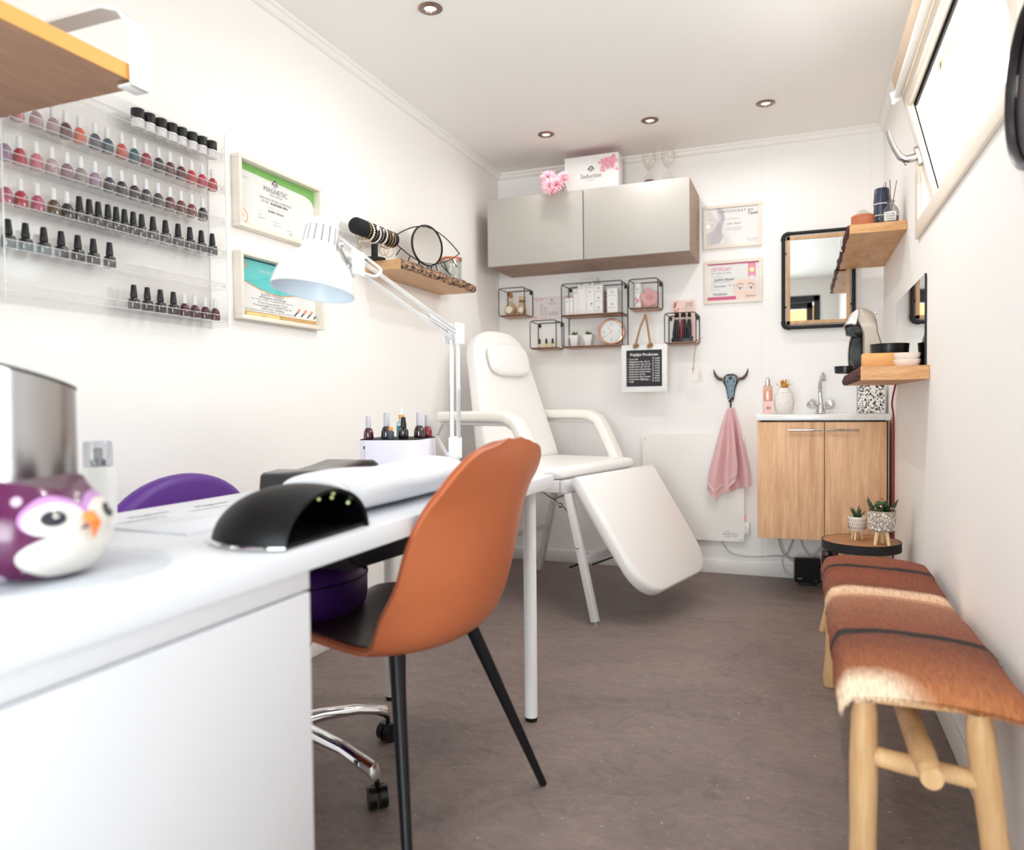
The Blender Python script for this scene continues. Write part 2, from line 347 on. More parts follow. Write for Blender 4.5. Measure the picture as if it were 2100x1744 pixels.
# hopper window on the right wall, tilted open
FRM = mat('window_upvc', (240, 228, 212), .35); GASK = mat('gasket', (10, 10, 14), .8, spec=.1)
b = B(FRM)
for (y0, y1, z0, z1) in ((WY0-.06, WY1+.06, WZ0-.058, WZ0), (WY0-.06, WY1+.06, WZ1, WZ1+.05), (WY0-.06, WY0, WZ0, WZ1), (WY1, WY1+.06, WZ0, WZ1)): b.bx(XR-.012, XR, y0, y1, z0, z1, bev=.003)
win = struct('window_1', b)
b = B(FRM)
for (y0, y1, z0, z1) in ((WY0, WY1, WZ0, WZ0+.03), (WY0, WY1, WZ1-.03, WZ1), (WY0, WY0+.03, WZ0, WZ1), (WY1-.03, WY1, WZ0, WZ1)): b.bx(XR+.055, XR+.098, y0, y1, z0, z1, bev=.003)
b.done('window_frame', win)
sa = math.radians(13.9); HX, HZ, SH = XR+.068, WZ0+.018, .43
SR = Matrix.Translation((HX, 0, HZ)) @ Matrix.Rotation(-sa, 4, 'Y')
b = B(FRM); b.X = SR; s0, s1 = WY0+.02, WY1-.02
for (y0, y1, z0, z1) in ((s0, s1, 0, .055), (s0, s1, SH-.055, SH), (s0, s0+.055, 0, SH), (s1-.055, s1, 0, SH)): b.bx(-.03, .012, y0, y1, z0, z1, bev=.004)
for (y0, y1, z0, z1) in ((s0+.05, s1-.05, .05, .062), (s0+.05, s0+.062, .05, SH-.05), (s1-.062, s1-.05, .05, SH-.05)): b.bx(-.02, -.004, y0, y1, z0, z1)
sash = b.done('sash', win)
b = B(GASK); b.X = SR; b.bx(-.013, -.004, s0+.05, s1-.055, SH-.066, SH-.056); b.bx(-.013, -.010, s1-.066, s1-.062, .06, SH-.06); b.done('gasket', sash)
b = B(GLASS); b.X = SR; b.bx(-.012, -.006, s0+.05, s1-.05, .05, SH-.05); b.done('pane', sash)
b = B(STEEL); b.X = SR; hy = s1-.028
b.prism(rrect(.07, .032, .015), 0, .012, R=Matrix.Rotation(-PI/2, 4, 'Y'), at=(-.03, hy, .205))
b.tube([(-.035, hy, .205), (-.055, hy, .205), (-.075, hy, .208), (-.088, hy, .222), (-.098, hy, .255), (-.103, hy, .29), (-.104, hy, .325)], .009, rs=[.013, .014, .014, .012, .0095, .0085, .007], n=12); b.ball((-.078, hy, .194), .006)
b.done('window_handle', sash)
b = B(mat('blind_fabric', (226, 204, 178), .8, noise=((500, 500, 500), 1, .12), col2=(186, 160, 134), bump=(500, .8, .002))); b.X = SR
b.bx(-.05, -.004, s0+.01, s1-.02, SH+.012, SH+.075, bev=.01)
bl = b.done('roller_blind', sash)
b = B(WHITE); b.X = SR; b.bx(-.056, -.03, s0, s1-.01, SH-.004, SH+.014, bev=.005); b.box((-.05, s1-.012, SH+.005), (.03, .014, .04), bev=.004); b.ball((-.06, s1-.012, SH-.012), .008); b.done('blind_rail', sash)
# ceiling spotlights
RING = mat('spot_ring', (150, 128, 118), .35, .8); LAMPG = mat('spot_lens', (240, 240, 236), .2, emis=((255, 250, 240), 1.2)); DK = mat('spot_shadow_gap', (60, 52, 48), .6)
spots = [(-1.228, 2.40, 'left ceiling spotlight nearest the camera'), (-1.242, 3.729, 'left spotlight of the row above the grey wall cupboard'),
         (-.703, 3.748, 'middle ceiling spotlight of the back row'), (-.157, 3.75, 'right ceiling spotlight of the back row, above the framed certificates')]
sp0 = None
for x, y, lb in spots:
    lb = 'round bronze ' + lb
    if sp0 is None:
        sp0 = thing('ceiling_spotlight', lb, 'spotlight', (x, y, ZC), group='recessed ceiling spotlights')
        b = B(RING); b.lathe([(.042, 0), (.043, -.003), (.038, -.006), (.024, -.006), (.022, -.001)], n=40, cap=False); b.done('ring', sp0)
        b = B(LAMPG); b.lathe([(0, -.0022), (.012, -.0025), (.0215, -.0012), (.0215, 0)], n=32); b.done('lens', sp0)
        b = B(WHITE); b.box((.0, .040, -.004), (.014, .006, .004)); b.done('clip', sp0)
    else: dup(sp0, (x, y, ZC), label=lb)
for k, (x, y) in enumerate([(a, c) for c in (1.05, 2.40, 3.74) for a in (-1.235, -.703, -.157) if c > 2 or a > -1]):  # fill lights along the spot grid; those without a fixture are unseen additions
    l = bpy.data.lights.new('spotlight_fill', 'AREA'); l.shape = 'DISK'; l.size = .05; l.energy = ((0, .5, 1.9), (.7, 3.0, 4.6), (.8, 1.7, 1.9))[int(y/1.3)][0 if x < -1 else 1 if x < -.3 else 2]; l.color = (1, .985, .972); l.spread = math.radians(165)
    o = bpy.data.objects.new('spotlight_fill', l); sc.collection.objects.link(o); o.location = (x, y, ZC-.012)
# ------------------------------------------------------------------ grey wall cupboard
CF = mat('grey_front', (184, 179, 172), .42); OAKG = wood('grey_oak', (176, 142, 122), (128, 100, 86), (3, 30, 60)); 
ZB0, ZB1, YC = 1.728, 2.100, 3.891
def cupboard(x0, x1, lb):
    t = thing('wall_cupboard', lb, 'cupboard', (x0, YB, ZB0), group='grey wall cupboards'); w_ = x1-x0; h = ZB1-ZB0
    b = B(OAKG)
    for a in ((0, w_, YC-YB+.018, 0, 0, .018), (0, w_, YC-YB+.018, 0, h-.018, h), (0, .018, YC-YB+.018, 0, .018, h-.018), (w_-.018, w_, YC-YB+.018, 0, .018, h-.018), (0, w_, -.01, 0, .018, h-.018)): b.bx(*a)
    b.done('body', t)
    b = B(CF); b.bx(.0015, w_-.0015, YC-YB, YC-YB+.016, .001, h+.002, bev=.0015); b.done('door', t)
cupboard(-1.650, -1.092, 'left grey fronted wall cupboard with grey oak body, beside the corner')
cupboard(-1.090, -.530, 'right grey fronted wall cupboard with grey oak side, next to the certificates')
def logo(q, s, t, r, m, m2):
    q.line([(s-r*.95, t-r*.25), (s-r*.8, t+r*.1), (s-r*.15, t+r*.85), (s+r*.15, t+r*.85), (s+r*.8, t+r*.1), (s+r*.95, t-r*.25)], r*.34, m)
    q.ring(s, t-r*.25, r*.45, r*.16, m2, 12); q.line([(s-r*.25, t-r*.4), (s-r*.15, t-r*.05), (s, t-r*.3), (s+r*.15, t-r*.05), (s+r*.25, t-r*.4)], r*.1, m2)
def blossoms(q, cx, cy, sx, sy, n, m1, m2, m3, rr=.005):
    for i in range(n):
        a, c = cx+rnd.gauss(0, sx), cy+rnd.gauss(0, sy)
        for k in range(5): q.disc(a+rr*.75*math.cos(k*1.257), c+rr*.75*math.sin(k*1.257), rr*.55, rnd.choice((m1, m2)), 7)
        q.disc(a, c, rr*.3, m3, 6)
PK1 = mat('blossom_pink', (238, 150, 176), .5); PK2 = mat('blossom_light', (246, 190, 204), .5); PK3 = mat('blossom_core', (190, 70, 104), .5); PALE = mat('pale_grey_pink', (214, 204, 206), .6)
# white carton on top of the cupboard
t = thing('cosmetics_carton', 'white carton with pink blossoms and Seduction lettering on the cupboard', 'carton', (-1.235, 4.03, ZB1+.002), 0)
b = B(PAPER); b.bx(0, .305, 0, .11, 0, .222, bev=.0015); b.done('carton_body', t)
b = B(PAPER); q = Sheet(b, (0, 0, 0), (1, 0, 0), (0, 0, 1)); logo(q, .152, .146, .018, INK, INK); q.text('Seduction', .152, .098, .036, INK, 'c', fit=.118); q.text('by Magnetic', .152, .083, .009, INKG, 'c', fit=.06)
q.line([(.17, .215), (.21, .19), (.25, .17)], .0008, INKG); q.line([(.205, .13), (.24, .16), (.29, .2)], .001, PK3); blossoms(q, .262, .178, .02, .018, 34, PK1, PK2, PK3, .0085); blossoms(q, .225, .15, .02, .01, 9, PK1, PK2, PK3, .006); blossoms(q, .03, .02, .02, .01, 8, PK1, PK2, PK3, .006)
b.done('print', t)
b = B(PK3); b.bx(.004, .301, .004, .106, .221, .2235); b.done('lid_lining', t)
# daisies
PET = mat('daisy_petal', (238, 150, 168), .55, noise=((60, 60, 60), 2, .2), col2=(248, 206, 210)); CTR = mat('daisy_centre', (150, 96, 20), .7, noise=((300, 300, 300), 1, .2), col2=(60, 50, 10)); CTR2 = mat('daisy_ring', (200, 40, 80), .6)
def daisy(t, c, tilt, R0=.045):
    X = Matrix.Translation(c) @ tilt
    b = B(PET); b.X = X
    for lay, (nn, rr, zz) in enumerate(((20, 1, .004), (16, .82, .010), (12, .6, .014))):
        for k in range(nn):
            a = 2*PI*k/nn+lay*.2+rnd.uniform(-.08, .08); L_ = R0*rr*rnd.uniform(.9, 1.05); wv = .0034; ca, sa_ = math.cos(a), math.sin(a)
            for (ua, ub, mm) in ((0, .5, PK1), (.5, 1, PET)):
                def fn(u, v):
                    u = ua+(ub-ua)*u; r = .006+L_*u; wd = wv*math.sin(min(1, u*1.1+.12)*PI*.72)*(v-.5)*2; return (ca*r-sa_*wd, sa_*r+ca*wd, zz+.020*u-.010*u*u+abs(v-.5)*.003)
                b.grid(fn, 3, 2, mm)
    b.done('petals', t)
    b = B(CTR); b.X = X; b.ball((0, 0, .014), .0095, n=8, sc_=(1, 1, .5)); b.lathe([(.013, .012), (.011, .0165), (.009, .016)], CTR2, n=16); b.done('flower_centre', t)
t0 = (-1.235, 3.905, ZB1+.003)
dl = (('upper left', (-.052, -.01, .078), (-24, 12)), ('upper right', (.035, -.012, .062), (-12, -14)), ('lower left', (-.03, -.04, .022), (8, 10)), ('lower right', (.012, -.045, .022), (10, -12)))
for nm, off, (ax, ay) in dl:
    t = thing('artificial_daisy', f'{nm} pink artificial daisy of the bunch on the cupboard edge', 'flower', (t0[0]+off[0], t0[1]+off[1]+.0, t0[2]), group='pink daisies on the cupboard')
    tilt = Matrix.Rotation(math.radians(72+ax*.5), 4, 'X') @ Matrix.Rotation(math.radians(ay), 4, 'Y')
    daisy(t, (0, 0, off[2]), tilt)
    b = B(GREEN); b.tube([(0, 0, off[2]), (0, .03, off[2]*.6+.004), (rnd.uniform(-.01, .01), .09, .006)], .002, n=6); b.done('stem', t)
# two cut-glass candle holders
def glass_holder(x, lb, fill):
    t = thing('hourglass_candle_holder', lb, 'candle holder', (x, 4.1, ZB1+.002), group='cut glass holders on the cupboard')
    pr = [(.030, 0), (.034, .012), (.036, .035), (.034, .06), (.022, .085), (.010, .104), (.008, .112), (.010, .12), (.024, .142), (.034, .168), (.037, .195), (.032, .222), (.028, .232), (.026, .23), (.034, .195), (.031, .168), (.020, .142), (.004, .121)]
    b = B(clear('cut_glass', (254, 253, 252), .1, .12, .15))
    rings = []
    for r, z in pr: rings.append([((r*(1+.05*((k % 2)*2-1)*(r > .015)))*math.cos(2*PI*k/32), (r*(1+.05*((k % 2)*2-1)*(r > .015)))*math.sin(2*PI*k/32), z) for k in range(32)])
    b.loft(rings); b.done('glass_body', t, angle=15)
    if fill: b = B(mat('dark_granules', (50, 26, 40), .6, noise=((160, 160, 160), 2, .2), col2=(120, 92, 110), bump=(160, 1, .01))); b.lathe([(.028, .004), (.033, .02), (.034, .055), (.02, .068), (0, .074)], n=24); b.done('granules', t)
glass_holder(-.775, 'left cut glass hourglass holder with dark granules, on the cupboard', 1)
glass_holder(-.672, 'right empty cut glass hourglass holder on the cupboard', 0)
# ------------------------------------------------------------------ framed certificates on the back wall
def frame(name, lb, O, S, W, H, bw, dp, draw, matf=CREAM_FRAME):
    S = Vector(S); T = Vector((0, 0, 1)); N_ = S.cross(T); t = thing(name, lb, 'frame', O, 0)
    X = Matrix((( S.x, T.x, N_.x, 0), (S.y, T.y, N_.y, 0), (S.z, T.z, N_.z, 0), (0, 0, 0, 1)))
    b = B(matf); b.X = X
    for a in ((0, W, 0, bw), (0, W, H-bw, H), (0, bw, bw, H-bw), (W-bw, W, bw, H-bw)): b.bx(a[0], a[1], a[2], a[3], .001, dp, bev=.0015)
    b.done('frame_moulding', t)
    b = B(PAPER); b.X = X; b.bx(bw*.7, W-bw*.7, bw*.7, H-bw*.7, .001, .004, PAPER)
    q = Sheet(b, (0, 0, .004), (1, 0, 0), (0, 1, 0)); draw(q, bw, W-bw, bw, H-bw); b.done('certificate', t)
    b = B(clear('picture_glass', (255, 255, 255), .03, .02, .06)); b.X = X; b.bx(bw*.8, W-bw*.8, bw*.8, H-bw*.8, .0075, .0085); b.done('picture_glass', t)
SKG = mat('sketch_grey', (178, 172, 178), .6); SKL = mat('sketch_light', (214, 208, 212), .6); SKIN = mat('printed_skin', (250, 222, 208), .6); BLUEI = mat('printed_iris', (110, 110, 190), .5); BROWNI = mat('printed_brown', (96, 60, 50), .6)
def hand(q, t, s, tt, size, m): q.text(t, s, tt, size, m, slant=.25, bold=size*.03)
def cert1(q, s0, s1, t0, t1):
    w_, h = s1-s0, t1-t0
    P_ = lambda a, c: (s0+a*w_, t0+c*h)
    q.poly([P_(.2, 1), P_(.29, 1), P_(.35, .82), P_(.36, .66), P_(.3, .5), P_(.29, .36), P_(.33, .22), P_(.24, .04), P_(0, 0), P_(0, .34), P_(.1, .38), P_(.2, .55), P_(.24, .72), P_(.2, .9)], SKL)
    for k in range(9): q.line([P_(.22+.013*k, .98), P_(.3+.006*k, .75), P_(.22+.012*k, .5), P_(.13+.02*k, .3), P_(.08+.02*k, .05)], .0011, SKG)
    q.line([P_(0, .84), P_(.05, .87), P_(.1, .85)], .0012, SKG); q.line([P_(.01, .74), P_(.05, .71), P_(.1, .73)], .0022, SKG); q.line([P_(.15, .7), P_(.18, .68), P_(.21, .71)], .002, SKG)
    q.line([P_(.03, .5), P_(.08, .48), P_(.13, .5)], .0016, SKG); q.line([P_(.09, .6), P_(.12, .57), P_(.1, .55)], .001, SKG); q.line([P_(.3, .3), P_(.37, .2), P_(.38, .05)], .001, SKL)
    q.text('C E R T I F I C A A T', s0+.24*w_, t0+.87*h, .018, INK, fit=.52*w_, bold=.0004); q.ring(s0+.88*w_, t0+.82*h, .022, .0006, SKL)
    hand(q, 'Brow', s0+.8*w_, t0+.88*h, .013, INK); hand(q, 'Tastic', s0+.79*w_, t0+.77*h, .024, INK)
    q.text('Dit certificaat verklaart dat', s0+.5*w_, t0+.68*h, .009, INKG, 'c', fit=.3*w_); hand(q, 'Judith  Hester', s0+.38*w_, t0+.54*h, .014, INKG)
    q.text('De training Brow Henna Styling', s0+.52*w_, t0+.43*h, .009, INKG, 'c', fit=.34*w_); q.text('met succes heeft afgerond', s0+.52*w_, t0+.38*h, .009, INKG, 'c', fit=.28*w_)
    hand(q, 'Brow T. academy', s0+.79*w_, t0+.1*h, .008, INKG); q.text('Trainer   05-07-19', s0+.81*w_, t0+.05*h, .006, INKG, fit=.17*w_)
frame('picture_frame', 'pale wood framed certificate with grey sketched face, upper one beside the cupboard', (-.507, YB, 1.80), (1, 0, 0), .307, .237, .018, .014, cert1)
def cert2(q, s0, s1, t0, t1):
    w_, h = s1-s0, t1-t0
    P_ = lambda a, c: (s0+a*w_, t0+c*h)
    q.rect(*P_(0, .965), *P_(1, 1), PINKI); q.rect(*P_(0, 0), *P_(.56, .1), PINKI)
    q.poly([P_(.79, .965), P_(.94, .965), P_(.94, .58), P_(.865, .66), P_(.79, .58)], PK1); q.disc(s0+.865*w_, t0+.79*h, .0135, GOLD, 18); q.disc(s0+.865*w_, t0+.79*h, .0085, PAPER, 14)
    q.text('CERTIFICAAT', s0+.06*w_, t0+.8*h, .028, PINKI, fit=.4*w_); hand(q, 'Lash Volume & Henna', s0+.065*w_, t0+.725*h, .012, INKG); q.text('Hiermee verklaart dat', s0+.07*w_, t0+.64*h, .007, INKG)
    hand(q, 'Judith Hester', s0+.13*w_, t0+.535*h, .02, INK); q.text('de cursus met goed gevolg heeft afgelegd', s0+.07*w_, t0+.49*h, .007, INKG, fit=.36*w_); q.line([P_(.12, .51), P_(.46, .51)], .0006, INKG)
    q.text('met diploma', s0+.07*w_, t0+.44*h, .006, INKG); hand(q, 'Heerenveen', s0+.12*w_, t0+.365*h, .013, INK); q.text('Plaats', s0+.06*w_, t0+.37*h, .006, INKG); hand(q, '14 - 10 - 2018', s0+.41*w_, t0+.375*h, .011, INK)
    q.text('Docente Trainer', s0+.06*w_, t0+.29*h, .007, INKG); hand(q, 'Tamiazou', s0+.09*w_, t0+.14*h, .02, INK)
    face = [P_(.53, .34), P_(.505, .36), P_(.50, .26), P_(.525, .13), P_(.555, .12), P_(.56, .0), P_(.93, 0), P_(.935, .12), P_(.965, .14), P_(.985, .28), P_(.985, .37), P_(.96, .35), P_(.955, .44), P_(.94, .50), P_(.88, .535), P_(.74, .545), P_(.6, .53), P_(.545, .49), P_(.535, .42)]
    q.poly(face, SKIN)
    for sx in (.635, .85):
        q.disc(s0+sx*w_, t0+.29*h, .015, PAPER, 14, 1, .5); q.disc(s0+sx*w_, t0+.295*h, .0058, BLUEI, 12); q.disc(s0+sx*w_, t0+.295*h, .0026, INK, 8)
        q.line([P_(sx-.065, .3), P_(sx-.03, .335), P_(sx+.03, .335), P_(sx+.065, .3)], .0018, INK); q.line([P_(sx-.07, .38 if sx < .7 else .4), P_(sx-.01, .43), P_(sx+.07, .4 if sx < .7 else .37)], .0032, BROWNI)
    q.line([P_(.73, .2), P_(.75, .12), P_(.79, .12)], .001, BROWNI); q.text('PERFECT', s0+.8*w_, t0+.06*h, .011, BROWNI, bold=.0004); q.ring(s0+.775*w_, t0+.075*h, .006, .0018, BROWNI)
frame('picture_frame', 'pale wood framed certificate with pink ribbon and blue eyes, lower one', (-.503, YB, 1.497), (1, 0, 0), .307, .237, .018, .014, cert2)
# ------------------------------------------------------------------ black wire cube shelves
CUBW = wood('cube_board', (206, 160, 134), (170, 122, 98), (4, 30, 30))
def wire_cube(lb, x0, x1, z0, z1, mids=()):
    t = thing('wire_cube_shelf', lb, 'shelf', (x0, YB, z0), group='black wire cube shelves'); W, H, D = x1-x0, z1-z0, .15; r = .0028
    b = B(BLACKW)
    for y in (-D, -.004):
        pts = [(a+W/2, y, c+H/2) for a, c in rrect(W, H, .014, 4)]; b.tube(pts, r, closed=True, n=8)
    for x in (0, W):
        for z in (0, H): 
            xx = .004 if x == 0 else W-.004; zz = .004 if z == 0 else H-.004; b.tube([(xx, -D, zz), (xx, -.004, zz)], r, n=8)
    for z in mids:
        for y in (-D, -.004): b.tube([(0, y, z), (W, y, z)], r, n=8)
        for x in (0, W): b.tube([(x, -D, z), (x, -.004, z)], r, n=8)
    for x in (.012, W-.012): b.box((x, -.004, H-.016), (.014, .003, .02)); 
    b.done('wire_frame', t)
    for z in [0]+list(mids):
        b = B(CUBW); b.bx(.004, W-.004, -D+.006, -.006, z-.003, z+.007, bev=.001); b.done('shelf_board', t)
wire_cube('black wire cube holding two decanters, at the far left', -1.678, -1.516, 1.478, 1.642)
wire_cube('black wire cube holding three tiny yellow oil bottles', -1.482, -1.322, 1.278, 1.440)
wire_cube('large two tier black wire shelf with white cartons, succulents and clock', -1.288, -.934, 1.279, 1.641, (.18,))
wire_cube('black wire cube with white tube and pink flower sponge', -.896, -.734, 1.478, 1.640)
wire_cube('black wire cube with black makeup brushes', -.699, -.530, 1.278, 1.442)
SZ1, SZ2, SZM = 1.486, 1.287, 1.467
# decanters
CORK = mat('cork', (206, 132, 88), .9, noise=((200, 200, 200), 3, .25), col2=(164, 96, 60)); AMB = clear('amber_glass', (250, 240, 226), .15, .03, .15); LBL = mat('cream_label', (250, 240, 216), .6)
SALT = mat('bath_salts', (240, 220, 200), .7, noise=((180, 180, 180), 2, .25), col2=(196, 160, 132), bump=(180, 1, .01))
t = thing('corked_decanter', 'round glass decanter with cork, round label, in left wire cube', 'bottle', (-1.633, 4.2, SZ1))
b = B(AMB); b.lathe([(.022, 0), (.034, .012), (.040, .032), (.038, .052), (.026, .07), (.012, .082), (.0095, .092), (.0095, .112), (.013, .116), (.013, .12)], sy=.75, n=28); b.done('glass_body', t)
b = B(SALT); b.lathe([(.018, .002), (.031, .013), (.036, .032), (.034, .045), (0, .048)], sy=.72, n=24); b.done('contents', t)
b = B(CORK); b.lathe([(.009, .108), (.012, .122), (.0105, .138)], n=16); b.done('cork', t)
b = B(LBL); b.prism(circ(.022, 24), 0, .0012, R=Matrix.Rotation(PI/2, 4, 'X'), at=(0, -.031, .034)); q = Sheet(b, (0, -.0325, .034), (1, 0, 0), (0, 0, 1)); q.ring(0, 0, .019, .0006, BROWNI); q.ring(0, 0, .009, .0005, BROWNI, 12); b.done('label', t)
t = thing('swing_top_jar', 'small glass jar with twine at neck, in left wire cube', 'jar', (-1.560, 4.2, SZ1))
b = B(AMB); b.lathe([(.020, 0), (.024, .006), (.0245, .05), (.022, .066), (.016, .078), (.016, .096), (.020, .098), (.020, .112), (.017, .114)], n=24); b.done('glass_body', t)
b = B(SALT); b.lathe([(.018, .002), (.022, .007), (.0225, .04), (0, .042)], n=24); b.done('contents', t)
b = B(ROPE); 
for k in range(3): b.tube([(.0175*math.cos(a*PI/8), .0175*math.sin(a*PI/8), .082+k*.004) for a in range(16)], .002, closed=True, n=6)
b.done('twine', t)
b = B(LBL); b.prism(circ(.017, 20), 0, .0012, R=Matrix.Rotation(PI/2, 4, 'X'), at=(0, -.0248, .03)); q = Sheet(b, (0, -.0262, .03), (1, 0, 0), (0, 0, 1)); q.ring(0, 0, .014, .0006, BROWNI, 16); b.done('label', t)
# card on the wall
t = thing('wall_card', 'pale pink Seduction thank you card on the wall behind the cubes', 'card', (-1.512, YB-.003, 1.462))
b = B(mat('card_pink', (236, 226, 224), .6)); b.bx(0, .245, 0, .002, 0, .135)
q = Sheet(b, (0, 0, 0), (1, 0, 0), (0, 0, 1)); blossoms(q, .03, .12, .014, .005, 9, PK1, PK2, PK3, .003); blossoms(q, .228, .125, .012, .004, 7, PK1, PK2, PK3, .003); blossoms(q, .008, .012, .006, .008, 6, PK1, PK3, PK3, .003)
logo(q, .118, .112, .009, INKG, INKG); q.text('Seduction', .118, .09, .014, INKG, 'c', fit=.05)
for k, (x, h) in enumerate(((.05, .07), (.06, .06), (.075, .05), (.085, .045))): q.rect(x-.003, .02, x+.003, .02+h, PALE); q.rect(x-.002, .02+h, x+.002, .026+h, SKG)
for x in (.105, .125, .145): q.rect(x-.008, .022, x+.008, .045, PALE)
q.text('THANK YOU', .08, .004, .008, INKG, 'c', fit=.07); b.done('card_sheet', t)
# three oil bottles
t0 = None; OIL = mat('yellow_oil', (232, 196, 40), .3, coat=.5)
for x, lb in ((-1.437, 'left'), (-1.396, 'middle'), (-1.357, 'right')):
    lab = f'{lb} one of three tiny yellow oil bottles with black caps'
    if t0 is None:
        t0 = thing('oil_bottle', lab, 'bottle', (x, 4.16, SZ2), group='small yellow oil bottles')
        b = B(OIL); b.lathe([(.008, 0), (.0088, .002), (.0088, .018), (.006, .022)], n=18); b.done('bottle_body', t0)
        b = B(LBL); b.lathe([(.0089, .005), (.009, .006), (.009, .014), (.0089, .015)], n=18); q = Sheet(b, (0, -.0092, 0), (1, 0, 0), (0, 0, 1)); q.text('Oil', 0, .007, .008, INK, 'c'); b.done('label', t0)
        b = B(BLACKP); b.lathe([(.0072, .021), (.0072, .024), (.0052, .048), (.004, .05)], n=16); b.done('cap', t0)
    else: dup(t0, (x, 4.16, SZ2), label=lab)
# cartons on the large shelf
def carton(x0, x1, y0, z0, h, d, lb, marks=1, petals=0):
    t = thing('cosmetics_carton', lb, 'carton', (x0, y0, z0), group='white cosmetics cartons'); w_ = x1-x0-.0008
    b = B(PAPER); b.bx(0, w_, 0, d, 0, h, bev=.0008)
    q = Sheet(b, (0, 0, 0), (1, 0, 0), (0, 0, 1)); s_ = min(.008, w_*.22)
    logo(q, w_/2, h-.022, s_, INKG, INKG)
    if w_ > .025: q.text('Seduction', w_/2, h-.042, .01, INKG, 'c', fit=min(.04, w_*.7))
    if h > .09: q.line([(w_*.3, h*.2), (w_*.3, h*.6)], .0006, SKL); q.text('50ml', w_/2, .012, .005, INKG, 'c')
    if petals: q.disc(w_*.45, h*.66, .004, PK3, 8); q.disc(w_*.6, h*.5, .0015, PK3, 6); q.disc(w_*.68, h*.3, .0055, PK3, 8); q.disc(w_*.62, h*.25, .003, PK1, 8)
    b.done('carton_body', t)
c = SZM; yb = 4.15
carton(-1.275, -1.252, yb, c, .098, .03, 'leftmost of two short white cartons at left end of large shelf')
carton(-1.251, -1.228, yb, c, .098, .03, 'second short white carton from the left on the large shelf')
carton(-1.227, -1.202, yb+.01, c, .146, .03, 'slim mid height white carton left of the tallest pair')
carton(-1.200, -1.152, yb, c, .190, .04, 'tall white carton with grey stripe, left of the front tall pair')
carton(-1.151, -1.102, yb, c, .190, .04, 'tall white carton with red petals, right of the front tall pair', petals=1)
carton(-1.196, -1.150, yb+.05, c, .212, .04, 'tall white carton behind the grey striped carton')
carton(-1.149, -1.098, yb+.05, c, .216, .04, 'tall white carton behind the petal carton')
for k, nm in enumerate(('bottom', 'middle', 'top')): carton(-1.100, -1.052, yb-.004, c+.0545*k, .054, .05, f'{nm} box in the stack of three small white cartons')
for k, nm in enumerate(('lower', 'upper')): carton(-1.026, -.966, yb-.004, c+.0685*k, .068, .07, f'{nm} box of the two stacked square white cartons')
t = thing('wooden_stick', 'thin dark brown stick standing between the two carton stacks', 'stick', (-1.040, 4.16, c)); b = B(BROWNI); b.bx(-.003, .003, -.003, .003, 0, .13)
for z in (.04, .06, .09, .11): b.bx(-.008, .008, -.002, .002, z, z+.003)
b.done('stick_body', t)
# succulents on the lower tier
WPOT = mat('white_ceramic', (240, 240, 240), .2, coat=.4)
def leaves(b, n, R0, h, wd, m, z0, seed, th=.5, curl=.4):
    r2 = random.Random(seed)
    for k in range(n):
        a = k*2.399+r2.uniform(-.2, .2); f = (k+.5)/n; L_ = R0*(.55+.45*f)*r2.uniform(.9, 1.1); up = h*(1.05-.75*f); ca, sa_ = math.cos(a), math.sin(a)
        rings = []
        for i in range(6):
            u = i/5; r = L_*u; z = z0+up*(u**(.8))-curl*up*u*u*f; wv = wd*math.sin(PI*min(1, .22+u*.78))*(1 if u < .99 else .05)
            rings.append([(ca*r-sa_*wv*c_, sa_*r+ca*wv*c_, z+wv*th*s__) for c_, s__ in ((1, .2), (.5, .55), (0, .3), (-.5, .55), (-1, .2), (0, -.4))])
        b.loft(rings, m)
def succulent(x, y, z, lb, seed):
    t = thing('potted_succulent', lb, 'plant', (x, y, z), group='succulents in white pots')
    b = B(WPOT); b.loft([[(a*f, c_*f, z_) for a, c_ in rrect(.058, .058, .006, 3)] for f, z_ in ((.55, 0), (.57, .001), (.98, .06), (1, .064), (.93, .064), (.9, .055))]); b.done('pot', t)
    b = B(GREEN); leaves(b, 26, .034, .034, .0055, GREEN, .056, seed); b.done('leaves', t)
succulent(-1.232, 4.19, SZ2, 'left white pot succulent on the large wire shelf', 3); succulent(-1.150, 4.195, SZ2, 'right white pot succulent beside the rose gold clock', 5)
# clock
t = thing('table_clock', 'round rose gold clock on the lower tier of the wire shelf', 'clock', (-1.012, 4.2, SZ2+.0755))
RX = Matrix.Rotation(PI/2, 4, 'X')
b = B(ROSE); b.lathe([(.060, -.035), (.070, -.034), (.0745, -.02), (.0755, .02), (.073, .026), (.068, .027), (.065, .022), (.064, .010)], R=RX, n=48, cap='s'); b.done('case', t)
b = B(mat('clock_face', (236, 238, 238), .5)); b.lathe([(0, .012), (.0655, .012), (.0655, .010)], R=RX, n=40)
q = Sheet(b, (0, -.0125, 0), (1, 0, 0), (0, 0, 1))
q.text('12', 0, .034, .026, SKG, 'c'); q.text('6', 0, -.052, .026, SKG, 'c'); q.text('3', .044, -.009, .026, SKG, 'c'); q.text('9', -.044, -.009, .026, SKG, 'c')
for k in range(12):
    if k % 3: a = k*PI/6; q.line([(.05*math.sin(a), .05*math.cos(a)), (.06*math.sin(a), .06*math.cos(a))], .0012, SKG)
b.done('dial', t)
b = B(ROSE); q = Sheet(b, (0, -.0145, 0), (1, 0, 0), (0, 0, 1)); q.line([(.002, -.002), (-.022, .033)], .002, ROSE); q.line([(.003, .002), (-.048, -.035)], .0016, ROSE); b.lathe([(.005, .013), (.005, .017), (0, .018)], R=RX, n=14); b.done('hands', t)
